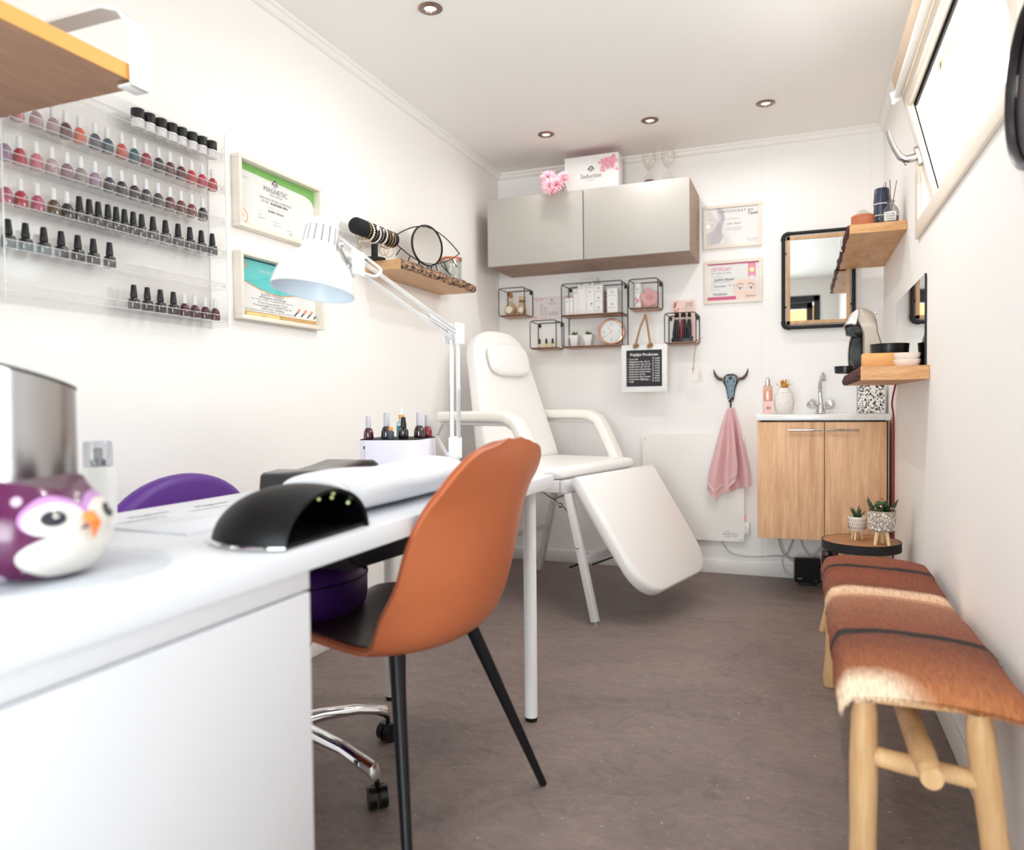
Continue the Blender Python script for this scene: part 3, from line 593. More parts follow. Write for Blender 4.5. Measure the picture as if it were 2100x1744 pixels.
# tube and flower sponge in the third cube
t = thing('lotion_tube', 'white lotion tube with blossoms in the pink flower cube', 'tube', (-.858, 4.19, SZ1)); b = B(PAPER); b.lathe([(.021, 0), (.0225, .003), (.0225, .118), (.021, .12)], n=28); b.lathe([(.02, .12), (.0215, .124), (.0215, .138), (.019, .14)], WHITE, n=28)
q = Sheet(b, (0, -.0228, 0), (1, 0, 0), (0, 0, 1)); logo(q, 0, .105, .007, INKG, INKG); q.text('SEDUCTION', 0, .085, .007, INKG, 'c', fit=.03); blossoms(q, -.004, .04, .007, .01, 12, PK1, PK3, PK3, .003); b.done('tube_body', t)
t = thing('flower_sponge', 'pink five petal flower sponge in a wire cube', 'sponge', (-.792, 4.17, SZ1+.054)); FS = mat('sponge_pink', (240, 196, 190), .8, noise=((90, 90, 90), 3, .2), col2=(224, 164, 168), bump=(90, .8, .01))
b = B(FS)
for k in range(5): a = PI/2+.15+k*2*PI/5; b.ball((.031*math.cos(a), 0, .031*math.sin(a)), .024, n=10, sc_=(1, .45, 1)); b.tube([(.012*math.cos(a), -.011, .012*math.sin(a)), (.042*math.cos(a), -.0095, .042*math.sin(a))], .003, n=6)
b.ball((-.035, .02, -.005), .024, n=10, sc_=(.8, .45, 1.1))
b.done('petals', t); b = B(FS); b.ball((0, -.01, 0), .009, n=8, sc_=(1, .6, 1)); b.done('centre', t)
# leaflet and brush holder in the right cube
t = thing('leaflet', 'pink leaflet with red flowers behind the makeup brushes', 'leaflet', (-.668, YB-.03, 1.290)); b = B(mat('leaflet_pink', (244, 214, 202), .6)); b.bx(0, .115, 0, .0015, 0, .235)
q = Sheet(b, (0, 0, 0), (1, 0, 0), (0, 0, 1)); q.text('LOVÉ', .103, .198, .034, INK, 'r', fit=.038); q.text('the wedding collection', .104, .186, .006, BROWNI, 'r', fit=.064); q.text('nail polish', .085, .176, .005, BROWNI, 'r')
RD = mat('red_print', (196, 30, 70), .5); RD2 = mat('red_print_light', (236, 120, 130), .5)
for k in range(60): q.disc(max(.005, rnd.uniform(0, .03)*rnd.uniform(.3, 1)), rnd.uniform(.06, .232), rnd.uniform(.002, .0055), rnd.choice((RD, RD, RD2, PK3)), 7)
b.done('leaflet_sheet', t)
t = thing('brush_holder', 'black makeup brush holder in the right wire cube', 'holder', (-.668, 4.155, SZ2)); b = B(BLACKP); b.bx(0, .112, 0, .05, 0, .022, bev=.003); b.done('tray', t)
b = B(clear('smoked_glass', (120, 124, 130), .3)); b.bx(.098, .116, -.004, .02, .012, .028); b.done('clip', t)
BR = [(.008, 6, 0), (.023, 2, 0), (.036, -2, 0), (.049, 3, 2), (.061, 0, 0), (.074, -2, 1), (.087, 2, 0), (.099, -1, 0)]
HAIR = [mat('bristle_black', (20, 16, 20), .8), mat('bristle_brown', (60, 36, 40), .8), mat('red_handle', (150, 16, 50), .3)]
for k, (x, dg, c_) in enumerate(BR):
    dn = 'leftmost|second from the left|third from the left|fourth from the left|fifth from the left|third from the right|second from the right|rightmost'.split('|')[k]
    t = thing('makeup_brush', f'{dn} makeup brush in the black holder' + (', with red handle' if c_ == 2 else ''), 'brush', (-.668+x, 4.18, SZ2+.023), group='black makeup brushes', rot=(0, math.radians(dg), 0))
    b = B(BLACKP if c_ != 2 else HAIR[2]); b.lathe([(.0062, 0), (.0084, .02), (.0080, .08), (.0055, .1)], n=10); b.done('handle', t)
    b = B(STEEL); b.lathe([(.0036, .098), (.0052, .1), (.0055, .112), (.0036, .114)], n=10); b.done('ferrule', t)
    b = B(HAIR[0] if c_ == 0 else HAIR[1]); b.lathe([(.005, .112), (.0082, .122), (.0075, .13), (.003, .137)], n=10); b.done('bristles', t)
# hanging price board
def rope(b, pts, r, m, turns=60):
    pts = [Vector(p) for p in pts]; L_ = sum((q_-p_).length for p_, q_ in zip(pts, pts[1:]))
    def at(s_):
        for p_, q_ in zip(pts, pts[1:]):
            d_ = (q_-p_).length
            if s_ <= d_ or q_ is pts[-1]: return p_.lerp(q_, min(1, s_/d_)), (q_-p_).normalized()
            s_ -= d_
    n_ = max(12, int(L_*turns*6))
    for ph in (0, 2*PI/3, 4*PI/3):
        pp = []
        for i in range(n_+1):
            p_, d_ = at(L_*i/n_); u_ = d_.cross(Vector((0, 1, 0))); u_ = u_.normalized() if u_.length > .1 else Vector((1, 0, 0)); v_ = d_.cross(u_); a = ph+2*PI*turns*L_*i/n_
            pp.append(p_+(u_*math.cos(a)+v_*math.sin(a))*r*.5)
        b.tube(pp, r*.62, m, n=6)
t = thing('price_board', 'white framed blackboard price list hanging on rope from a wire cube', 'board', (-.808, 4.104, 1.013))
b = B(mat('whitewashed_board', (240, 240, 238), .5, noise=((8, 60, 60), 3, .3), col2=(228, 228, 226))); b.bx(-.126, .126, -.008, .008, 0, .262, bev=.002); b.done('board_panel', t)
CHALK = mat('chalk', (238, 236, 234), .8)
b = B(mat('blackboard', (44, 42, 48), .7)); b.bx(-.098, .098, -.0105, -.0075, .032, .232, m=BLACKM); b.bx(-.094, .094, -.0112, -.0075, .036, .228)
q = Sheet(b, (0, -.0113, 0), (1, 0, 0), (0, 0, 1)); q.text('Prijslijst Producten', 0, .200, .022, CHALK, 'c', fit=.154, slant=.15, bold=.0007)
lines = [('Cuti Oil', '€ 6,00'), ('Nagelriemolie 30 ml', '€ 7,50'), ('Nagelriem olie 15 ml', '€ 9,50'), ('Seduction oil 10 ml', '€ 12,50'), ('Seduction hand lotion', '€ 17,95'), ('Seduction body butter', '€ 17,95'), ('Seduction Scrub', '€ 14,95'), ('Seduction foot cream', '€ 14,95'), ('Seduction Gift box', '€ 49,95'), ('vijl', '€ 2,95')]
for k, (a, c_) in enumerate(lines):
    z = .178-.0137*k; q.disc(-.089, z+.003, .0014, CHALK, 8); q.text(a, -.083, z, .0115, CHALK, slant=.12, fit=min(.12, len(a)*.0059), bold=.0006); q.text(c_, .086, z+.004, .0115, CHALK, 'r', fit=.040, bold=.0006)
q.line([(-.018, .066), (.036, .067)], .0012, CHALK); b.done('blackboard', t)
b = B(ROPE); tp = (.010, -.012, .425)
for sx in (-.0425, .036):
    e = (sx, -.02, .268); rope(b, [tp, (sx*.5+.004, -.016, .36), e], .0056, ROPE)
    r3 = random.Random(3)
    for k in range(5): b.tube([(sx+.012*math.cos(a*.7+k), -.02+.008*math.sin(a*.9+k*2), .256+.010*math.sin(a*.7+k*1.3)) for a in range(10)], .0042, ROPE, closed=True, n=6)
b.done('rope', t)
b = B(STEEL); b.tube([(.008+.004*math.sin(a*.45), -.012, .445+.023*math.cos(a*.45)) for a in range(14)], .0011, closed=True, n=6); b.done('hanging_ring', t)
# hanging flower ornament
t = thing('hanging_ornament', 'white clover shaped ornament hanging on twine from the brush cube', 'ornament', (-.545, 4.117, 1.06))
b = B(mat('white_clay', (238, 232, 226), .6))
for k in range(4): a = PI/4+k*PI/2; b.prism(circ(.018, 18, .017*math.cos(a), .017*math.sin(a)), -.003-.0001*k, .003+.0001*k, R=RX, at=(0, 0, .04))
b.done('clover', t)
b = B(ROPE); b.tube([(-.001, -.004, .048), (-.003, -.006, .062), (0, 0, .072), (.004, 0, .15), (.012, 0, .225)], .0011, n=6); b.tube([(.002, 0, .072), (.008, 0, .15), (.018, 0, .228)], .0011, n=6); b.ball((0, -.001, .075), .005, n=6); b.ball((.022, -.004, .228), .005, n=6)
b.tube([(.02, -.004, .228), (.035, -.008, .235), (.05, -.01, .242)], .0014, n=5); b.tube([(.02, -.004, .228), (.035, -.008, .226), (.047, -.01, .22)], .0014, n=5); b.done('twine', t)
# ------------------------------------------------------------------ panel heater
t = thing('panel_heater', 'flat white glass panel heater on the back wall above the skirting', 'heater', (-.569, YB-.034, .186))
b = B(mat('heater_white', (250, 247, 243), .3)); b.prism(rrect(.558, .586, .012, 4, 0, .293), 0, .012, R=RX, at=(0, .012, 0)); b.done('panel', t)
b = B(WHITE)
for x in (-.262, .262):
    for z in (.018, .568): b.lathe([(.0075, 0), (.0075, .004), (.006, .006), (0, .006)], R=RX, at=(x, 0, z), n=18)
b.done('corner_bolts', t)
b = B(WHITE); b.bx(-.2, .2, .012, .034, .1, .5); b.done('wall_bracket', t)
b = B(INKG); q = Sheet(b, (0, 0, 0), (1, 0, 0), (0, 0, 1)); q.text('INFRARED HEATER', .21, .036, .010, INK, 'r', fit=.044); q.text('DO NOT COVER', .205, .024, .007, INK, 'r', fit=.03); q.line([(.175, .048), (.19, .056), (.205, .048)], .001, INK); q.ring(.228, .036, .012, .0014, INK, 20); q.line([(.22, .044), (.236, .028)], .0014, INK); b.done('print', t)
b = B(WHITE); b.bx(.279, .306, -.004, .022, .045, .11, bev=.004); b.done('control_box', t)
b = B(mat('red_light', (230, 60, 40), .4, emis=((255, 50, 30), .6))); b.bx(.2795, .284, .004, .008, .125, .145); b.done('indicator', t)
# ------------------------------------------------------------------ bull skull hook and towel
SKX, SKZ = -.362, 1.05
t = thing('bull_skull_hook', 'small blue painted bull skull wall hook with dark horns', 'hook', (SKX, YB, SKZ))
BLUE = mat('skull_blue', (104, 138, 160), .6, noise=((60, 60, 60), 3, .2), col2=(148, 172, 184)); DKB = mat('skull_dark', (46, 30, 32), .5); HORN = mat('horn', (62, 40, 38), .4, noise=((90, 90, 20), 2, .2), col2=(110, 80, 70))
prof = [(.011, -.098, .012), (.015, -.085, .014), (.018, -.07, .016), (.022, -.04, .02), (.029, -.01, .024), (.040, .012, .026), (.041, .032, .026), (.033, .048, .022), (.018, .058, .016)]
b = B(DKB); b.loft([[(w_*math.cos(2*PI*k/20), -d_*.5*(1+math.sin(2*PI*k/20))+(.0 if d_ else 0), z) for k in range(20)] for w_, z, d_ in prof]); b.done('skull', t)
b = B(BLUE); b.loft([[(w_*.84*math.cos(2*PI*k/20), -.0025-d_*.5*(1+math.sin(2*PI*k/20)), z) for k in range(20)] for w_, z, d_ in prof[2:-1]]); b.done('painted_face', t)
b = B(HORN)
for s_ in (-1, 1): b.tube([(s_*x, -.014, z) for x, z in ((.026, .034), (.05, .029), (.066, .034), (.080, .05), (.088, .07), (.091, .086))], .01, rs=[.0095, .0095, .009, .0075, .0045, .0015], n=12)
b.done('horns', t)
b = B(mat('silver_stud', (220, 216, 206), .3, .6))
for s_ in (-1, 1):
    for x in (.036, .042): 
        for z in (.026, .032, .038): b.ball((s_*x, -.023, z), .0022, n=5)
    for k in range(8): b.ball((s_*(.008+.0012*k), -.022-.0008*k, -.062+.0095*k), .0013, n=5)
    b.ball((s_*.017, -.028, .016), .0045, DKB, n=7)
for k in range(9): b.ball((0, -.022-.0008*min(k, 6), -.06+.0115*k), .0017, n=5)
b.done('studs', t)
b = B(mat('brick_red_paint', (104, 50, 44), .6))
for z, r in ((.034, .013), (.006, .009)): b.prism([(0, r), (r, 0), (0, -r), (-r, 0)], 0, .002, R=RX, at=(0, -.0268+.0015*(z < .02), z))
b.done('painted_diamonds', t)
b = B(BLACKW); b.tube([(0, -.004, -.085), (0, -.008, -.112), (.0, -.02, -.128), (.0, -.03, -.122), (0, -.034, -.108)], .0032, n=8, rs=[.004, .004, .0035, .0032, .004]); b.done('hook_prong', t)
t = thing('hand_towel', 'pink terry hand towel hanging from the bull skull hook', 'towel', (SKX+.003, YB-.075, .918))
PT = mat('pink_terry', (248, 198, 204), .95, noise=((22, 22, 22), 3, .3), col2=(250, 208, 210), bump=(420, 1, .004))
def tw(k):
    L_ = .50
    def fn(u, v):
        s_ = v*2-1; wd = .012+.098*min(1, u*1.25)**.85; z = -L_*u
        if k == 0: x = -.008+s_*wd*.72-.038*u; y = .022*math.sin(s_*4.5+1)*min(1, u*2)-.012; z += u*(.075*abs(s_+.5) if s_ > -.5 else .11*abs(s_+.5))
        else: x = .012+s_*wd*.62+.022*u; y = .020*math.cos(s_*4.2)*min(1, u*2)+.012; z += u*(.060+.022*s_)
        return (x, y, z)
    return fn
b = B(PT); b.grid(tw(0), 26, 22, thick=.006); b.done('front_fold', t, angle=80)
b = B(PT); b.grid(tw(1), 26, 22, thick=.006); b.done('rear_fold', t, angle=80)
b = B(WHITE)
for k in range(26):
    p = Vector(tw(0)(.985, k/26)); b.tube([p+Vector((0, -.002, .004)), p+Vector((-.004, -.002, -.010))], .0013, n=4)
q_ = []
for k in range(23): q_.append(Vector(tw(0)(.90, k/22))+Vector((0, -.004, 0)))
b.tube(q_, .0018, n=4); b.done('fringe', t)
b = B(WHITE); b.tube([(-.012, 0, 0), (-.012, -.004, .04), (-.004, .03, .062), (.010, .02, .04), (.010, 0, 0)], .002, n=6); b.done('hanging_loop', t)
# ------------------------------------------------------------------ sink cabinet
SX0, SX1, SY, SZ0, SZT = -.199, .374, 3.765, .297, .893
OAK = wood('sonoma_oak', (240, 198, 158), (206, 154, 114), (34, 20, 2.6), .55, .34)
OAKL = wood('sonoma_oak_light', (242, 206, 170), (222, 178, 140), (30, 18, 2.2), .55, .42)
t = thing('sink_cabinet', 'wall hung two door sink cabinet in pale oak', 'cabinet', (SX0, YB, SZ0)); W = SX1-SX0; D = YB-SY-.02; H = SZT-SZ0-.03
b = B(OAKL)
for a in ((0, W, -D, 0, 0, .016), (0, .016, -D, 0, .016, H), (W-.016, W, -D, 0, .016, H), (.016, W-.016, -.012, 0, .016, H)): b.bx(*a)
b.bx(.016, W-.016, -D, -.012, .28, .296); b.done('carcass', t)
b = B(BLACKM); b.bx(.01, W-.004, -D-.0015, -D+.001, .004, H-.004); b.done('gap_shade_sheet', t)  # black sheet behind the doors, shade of the gaps put into its colour
for x0, x1, hx in ((.001, .2985, (.142, .290)), (.3015, W-.012, (.306, .446))):
    b = B(OAK); b.bx(x0, x1, -D-.019, -D-.002, .001, H-.008, bev=.0012); d = b.done('door', t)
    b = B(CHROME); b.cyl((hx[0], -D-.042, H-.045), (hx[1], -D-.042, H-.045), .005, n=12)
    for x in (hx[0]+.012, hx[1]-.012): b.cyl((x, -D-.019, H-.045), (x, -D-.042, H-.045), .004, n=10)
    b.done('handle', d)
t = thing('washbasin_top', 'thin white ceramic washbasin top on the oak sink cabinet', 'washbasin', (SX0-.006, YB, SZT-.03)); W2 = W+.01; D2 = YB-SY+.01
b = B(WPOT)
for a in ((0, W2, -D2, -D2+.07, 0, .028), (0, W2, -.14, 0, 0, .028), (0, .07, -D2+.07, -.14, 0, .028), (W2-.07, W2, -D2+.07, -.14, 0, .028)): b.bx(*a, bev=.004)
b.loft([[(.07+(W2-.14)*(.5+(a-.5)*f), -D2+.07+(D2-.21)*(.5+(c_-.5)*f), z) for a, c_ in ((p_+.5, q__+.5) for p_, q__ in rrect(1, 1, .18, 5))] for f, z in ((1, .026), (.96, .004), (.88, -.06), (.6, -.085), (.1, -.09), (.01, -.09))], cap='e')
b.done('basin', t)
# faucet
t = thing('mixer_tap', 'chrome two handle mixer tap with tall curved spout', 'tap', (.093, 4.14, SZT-.002))
b = B(CHROME); b.lathe([(.024, 0), (.026, .004), (.024, .01), (.019, .018), (.018, .04), (.014, .052), (.011, .056)], n=24); b.tube([(-.05, 0, .042), (-.02, 0, .028), (.02, 0, .028), (.05, 0, .042)], .0105, n=12); b.done('tap_body', t)
b = B(CHROME); b.tube([(0, 0, .05), (-.004, 0, .1), (-.004, -.006, .15), (.002, -.03, .186), (.006, -.07, .202), (.008, -.11, .198), (.009, -.135, .18)], .0095, rs=[.011, .0105, .010, .0095, .0095, .0095, .0095], n=14); b.cyl((.009, -.133, .186), (.0095, -.142, .166), .012, .0125, CHROME, 16); b.done('spout', t)
for s_ in (-1, 1):
    b = B(CHROME); R_ = Matrix.Rotation(s_*math.radians(52), 4, 'Y'); rings = []
    for r, z in ((.010, 0), (.013, .012), (.024, .024), (.025, .040), (.021, .050), (.006, .055)): rings.append([R_ @ Vector((r*(1+.10*math.cos(5*2*PI*k/40))*math.cos(2*PI*k/40), r*(1+.10*math.cos(5*2*PI*k/40))*math.sin(2*PI*k/40), z))+Vector((s_*.018, 0, .026)) for k in range(40)])
    b.loft(rings); b.done('tap_handle', t)
# hand soap, pineapple jar, leopard box on the washbasin
ROSEG = clear('rose_glass', (250, 226, 218), .1); SOAP = mat('rose_soap', (252, 214, 198), .35)
t = thing('soap_dispenser', 'pink square soap dispenser with chrome pump on the washbasin', 'soap dispenser', (-.160, 4.03, SZT))
b = B(ROSEG); b.loft([[(a, c_, z) for a, c_ in rrect(w_, w_, .008, 3)] for w_, z in ((.040, 0), (.044, .003), (.044, .135), (.040, .142), (.02, .146))]); b.done('bottle', t)
b = B(SOAP); b.loft([[(a, c_, z) for a, c_ in rrect(.037, .037, .006, 3)] for z in (.004, .118)]); b.done('liquid', t)
b = B(CHROME); b.lathe([(.0125, .142), (.0125, .172), (.010, .175)], n=20); b.done('pump_collar', t)
b = B(WHITE); b.cyl((0, 0, .174), (0, 0, .186), .004, n=10); b.box((-.004, -.004, .189), (.03, .012, .008), bev=.003); b.done('pump_head', t)
b = B(mat('rose_label', (238, 196, 188), .5)); b.bx(-.018, .024, -.0235, -.0225, .0, .062); q = Sheet(b, (0, -.0238, 0), (1, 0, 0), (0, 0, 1)); q.disc(.004, .028, .0105, BROWNI, 20); q.disc(.004, .028, .009, PK2, 20); q.rect(-.005, .0255, .013, .0305, BROWNI); b.done('label', t)
t = thing('pineapple_jar', 'white pineapple shaped jar with gold leaf crown on the washbasin', 'jar', (-.081, 4.03, SZT))
b = B(mat('bisque_white', (236, 228, 222), .5)); rings = []
for i in range(41):
    u = i/40; z = .105*u; r = .030+.0155*math.sin(PI*(.12+u*.72))
    rings.append([((r+.0042*abs(math.cos((k*18/132+u*5)*PI))*abs(math.cos((k*18/132-u*5)*PI)))*math.cos(2*PI*k/132), (r+.0042*abs(math.cos((k*18/132+u*5)*PI))*abs(math.cos((k*18/132-u*5)*PI)))*math.sin(2*PI*k/132), z) for k in range(132)])
b.loft(rings); b.done('jar_body', t, angle=60)
b = B(mat('bisque_white', (236, 228, 222), .5)); b.lathe([(.036, .106), (.034, .112), (.028, .124), (.022, .13)], n=30); b.done('lid', t)
b = B(GOLD)
for n_, R_, h_, tl in ((6, .010, .050, .2), (7, .016, .042, .55), (7, .02, .026, 1.0)):
    for k in range(n_):
        a = 2*PI*k/n_+tl; ca, sa_ = math.cos(a), math.sin(a); rings = []
        for i in range(6):
            u = i/5; r = R_*.5+tl*.026*u+.008*u*u; wv = .0058*math.sin(PI*(.2+.8*u)) if u < 1 else .0002; rings.append([(ca*r-sa_*wv*c_, sa_*r+ca*wv*c_, .126+h_*u+q__) for c_, q__ in ((1, 0), (0, .001), (-1, 0), (0, -.001))])
        b.loft(rings)
b.done('leaf_crown', t)
LEO = bpy.data.materials.new('spotted_print'); LEO.use_nodes = True
def leo():
    nt = LEO.node_tree; N = nt.nodes.new; L = nt.links.new; p = nt.nodes['Principled BSDF']; tc = N('ShaderNodeTexCoord'); v = N('ShaderNodeTexVoronoi'); v.inputs['Scale'].default_value = 105; v.inputs['Randomness'].default_value = .85
    n = N('ShaderNodeTexNoise'); n.inputs['Scale'].default_value = 90; L(tc.outputs['Object'], n.inputs['Vector']); mx = N('ShaderNodeMix'); mx.data_type = 'VECTOR'; mx.inputs[0].default_value = .012; L(tc.outputs['Object'], mx.inputs[4]); L(n.outputs['Color'], mx.inputs[5]); L(mx.outputs[1], v.inputs['Vector'])
    r = N('ShaderNodeValToRGB'); r.color_ramp.interpolation = 'CONSTANT'; r.color_ramp.elements[0].color = lin((26, 20, 20))+(1,); r.color_ramp.elements[1].position = .47; r.color_ramp.elements[1].color = lin((240, 234, 228))+(1,)
    L(v.outputs['Distance'], r.inputs[0]); L(r.outputs[0], p.inputs['Base Color']); p.inputs['Roughness'].default_value = .4
leo()
t = thing('tissue_box', 'black and white spotted box standing on the washbasin corner', 'box', (.318, 4.06, SZT))
b = B(LEO); b.bx(-.060, .056, -.055, .055, 0, .135, bev=.002); b.done('box_body', t)
b = B(BLACKM); b.bx(-.058, .054, -.053, .053, .1345, .137); b.done('top_opening', t)
# ------------------------------------------------------------------ mirror in black pipe frame
MIR = mat('mirror_glass', (242, 244, 242), .01, 1)
MX0, MX1, MZ0, MZ1 = -.090, .252, 1.345, 1.842
t = thing('wall_mirror', 'wall mirror with pale wood frame inside a black pipe frame', 'mirror', ((MX0+MX1)/2, YB-.03, MZ0)); W = MX1-MX0; H = MZ1-MZ0
b = B(BLACKM); rr = rrect(W, H, .026, 6, 0, H/2); b.tube([(a, 0, c_) for a, c_ in rr], .0095, closed=True, n=14)
for sx in (-1, 1):
    for z in (0, H):
        sz = 1 if z == 0 else -1
        b.tube([(sx*(W/2-.034), 0, z), (sx*(W/2-.026), 0, z)], .0125, n=14); b.tube([(sx*W/2, 0, z+sz*.026), (sx*W/2, 0, z+sz*.034)], .0125, n=14)
        c = [(sx*(W/2-.026+.026*math.sin(a*PI/12)), 0, z+sz*(.026-.026*math.cos(a*PI/12))) for a in range(7)]; b.tube(c, .0115, n=14)
    for z in (H*.22, H*.79): b.box((sx*(W/2-.012), .002, z), (.02, .006, .01))
b.done('pipe_frame', t)
b = B(wood('mirror_oak', (216, 178, 138), (190, 148, 106), (30, 30, 4))); w_ = W/2-.016; g = .019
for a in ((-w_, w_, .016, .016+g), (-w_, w_, H-.016-g, H-.016), (-w_, -w_+g, .016, H-.016), (w_-g, w_, .016, H-.016)): b.bx(a[0], a[1], -.006, .014, a[2], a[3], bev=.001)
b.done('wood_frame', t)
b = B(MIR); b.bx(-w_+g*.8, w_-g*.8, .002, .006, .016+g*.8, H-.016-g*.8); b.done('mirror_glass', t)
# ------------------------------------------------------------------ router, socket strip and cables under the sink
t = thing('router', 'black square router standing on the floor under the sink cabinet', 'router', (.028, 4.13, 0), math.radians(12))
b = B(BLACKP); b.prism(rrect(.128, .128, .012, 4, 0, .078), -.016, .016, R=RX); b.done('case', t)
b = B(BLACKM); b.bx(-.04, .04, -.022, .022, 0, .014, bev=.003); b.done('stand', t)
b = B(INKG); q = Sheet(b, (0, -.0165, 0), (1, 0, 0), (0, 0, 1)); q.rect(-.05, .035, -.03, .0375, SKL); q.rect(.03, .025, .048, .027, INKG); b.done('indicator_marks', t)
t = thing('modem', 'narrow black modem beside the router on the floor', 'modem', (.118, 4.13, 0)); b = B(BLACKP); b.bx(-.014, .014, -.05, .05, .0, .15, bev=.004); b.done('case', t)
t = thing('socket_strip', 'dark red and black socket strip under the sink', 'socket', (.15, 4.2, .1)); b = B(mat('maroon_plastic', (96, 30, 44), .4)); b.bx(-.05, .03, -.02, .02, 0, .07, bev=.004); b.done('socket_body', t); b = B(BLACKP); b.bx(-.02, .0, -.03, -.018, .05, .16, bev=.003); b.done('plug', t)
t = thing('wall_socket_box', 'small white junction box low on the wall behind the router', 'socket', (.175, YB-.002, .03)); b = B(WHITE); b.bx(-.05, .02, -.03, 0, 0, .09, bev=.004); b.done('box_body', t)
CBL = mat('grey_cable', (198, 190, 186), .5)
def cable(lb, pts, r=.0032, m=CBL, name='cable'):
    P_ = [Vector(p) for p in pts]; sm = []
    for i in range(len(P_)-1):
        p0, p1, p2, p3 = P_[max(i-1, 0)], P_[i], P_[i+1], P_[min(i+2, len(P_)-1)]
        for k in range(6):
            u = k/6; sm.append(.5*((2*p1)+(p2-p0)*u+(2*p0-5*p1+4*p2-p3)*u*u+(3*p1-p0-3*p2+p3)*u**3))
    sm.append(P_[-1]); b = B(m); b.tube(sm, r, n=8); o = b.done(name); tag(o, lb, 'cable', 'cables under the sink' if m is CBL else None); return o
cable('white heater cable running along the wall towards the sink', [(-.41, 4.22, .186), (-.36, 4.24, .12), (-.25, 4.25, .105), (-.11, 4.25, .12), (-.02, 4.24, .112), (.06, 4.2, .12)])
cable('grey cable looping from the cabinet bottom to the router, outer left loop', [(-.115, 4.22, .292), (-.112, 4.2, .22), (-.09, 4.18, .15), (-.03, 4.17, .11), (.04, 4.17, .15)], .0042)
cable('thin grey cable curling low to the left of the router', [(-.095, 4.22, .11), (-.092, 4.22, .07), (-.07, 4.2, .035), (-.03, 4.18, .03), (.0, 4.16, .05)], .0025)
cable('grey cable crossing down left from the cabinet underside', [(-.02, 4.2, .292), (-.045, 4.2, .21), (-.075, 4.2, .14), (-.1, 4.23, .12)], .004)
cable('thin cable hanging between cabinet and modem', [(-.005, 4.22, .292), (.0, 4.22, .2), (.04, 4.21, .14), (.09, 4.2, .135)], .0024)
cable('thick white cable rising from the router to the right', [(.03, 4.15, .145), (.055, 4.14, .15), (.10, 4.12, .2), (.17, 4.11, .225), (.24, 4.12, .24)], .0052)
cable('second white cable slanting down behind the side table', [(.06, 4.1, .292), (.10, 4.1, .25), (.16, 4.1, .19), (.22, 4.1, .2)], .0045)
cable('red power cable running down the wall beside the sink cabinet', [(.379, 3.60, 1.02), (.372, 3.62, .975), (.374, 3.68, .93), (.383, 3.70, .86), (.384, 3.70, .6), (.385, 3.71, .36), (.384, 3.73, .2)], .0038, mat('red_cable', (150, 24, 40), .4), 'power_cable')
# ================================================================== left wall
def magnetic(q, s0, s1, t0, t1):
    w_, h = s1-s0, t1-t0; P_ = lambda a, c: (s0+a*w_, t0+c*h); G1 = mat('print_green', (124, 188, 92), .6); G2 = mat('print_lime', (172, 198, 66), .6); ORG = mat('print_orange', (244, 178, 104), .6)
    q.poly([P_(0, 1), P_(1, 1), P_(1, .70), P_(.975, .78), P_(.94, .83), P_(.88, .86), P_(.1, .89), P_(.05, .885), P_(0, .86)], G1)
    q.poly([P_(0, 0), P_(.52, 0), P_(.38, .025), P_(.1, .06), P_(0, .06)], G2); q.poly([P_(.78, 0), P_(1, 0), P_(1, .3), P_(.86, .1)], ORG)
    q.disc(s0+.06*w_, t0+.15*h, .027, ORG, 28, 1.25); q.disc(s0+.06*w_, t0+.15*h, .0225, PAPER, 24, 1.25); q.ring(s0+.06*w_, t0+.15*h, .0245, .0006, PAPER, 28, 1.25); logo(q, s0+.065*w_, t0+.155*h, .011, ORG, ORG)
    q.disc(s0+.47*w_, t0+.83*h, .016, PAPER, 20); logo(q, s0+.47*w_, t0+.84*h, .015, INK, INK)
    q.text('MAGNETIC', s0+.48*w_, t0+.68*h, .026, INKG, 'c', fit=.30*w_, bold=.0005); q.text('NAIL DESIGN', s0+.48*w_, t0+.63*h, .009, INKG, 'c', fit=.16*w_)
    q.text('DIPLOMA FOR THE COMPLETION', s0+.48*w_, t0+.54*h, .011, INKG, 'c', fit=.40*w_); q.text('OF THE', s0+.34*w_, t0+.485*h, .011, INKG, 'c', fit=.09*w_); q.text('ALLROUND LEVEL', s0+.52*w_, t0+.485*h, .011, INK, 'c', fit=.22*w_, bold=.0005)
    q.line([P_(.36, .43), P_(.6, .43)], .0006, INKG); q.text('Judith Hester', s0+.48*w_, t0+.35*h, .013, INK, 'c', fit=.2*w_)
    for a, c, tx in ((.26, .25, 'Date'), (.26, .2, '25-05-2018'), (.44, .2, 'Examinator'), (.44, .15, 'Magnetic Nails'), (.62, .13, 'Signature')): q.text(tx, s0+a*w_, t0+c*h, .007, INKG)
    hand(q, 'T.P.', s0+.64*w_, t0+.06*h, .013, INKG); q.text('DIPLOMA', s0+.05*w_, t0+.76*h, .010, SKL, fit=.1*w_); q.ring(s0+.06*w_, t0+.8*h, .012, .0005, SKL)
frame('picture_frame', 'deep white wood box frame with green Magnetic diploma, upper left wall', (XL, 1.955, 1.545), (0, 1, 0), .45, .236, .014, .034, magnetic)
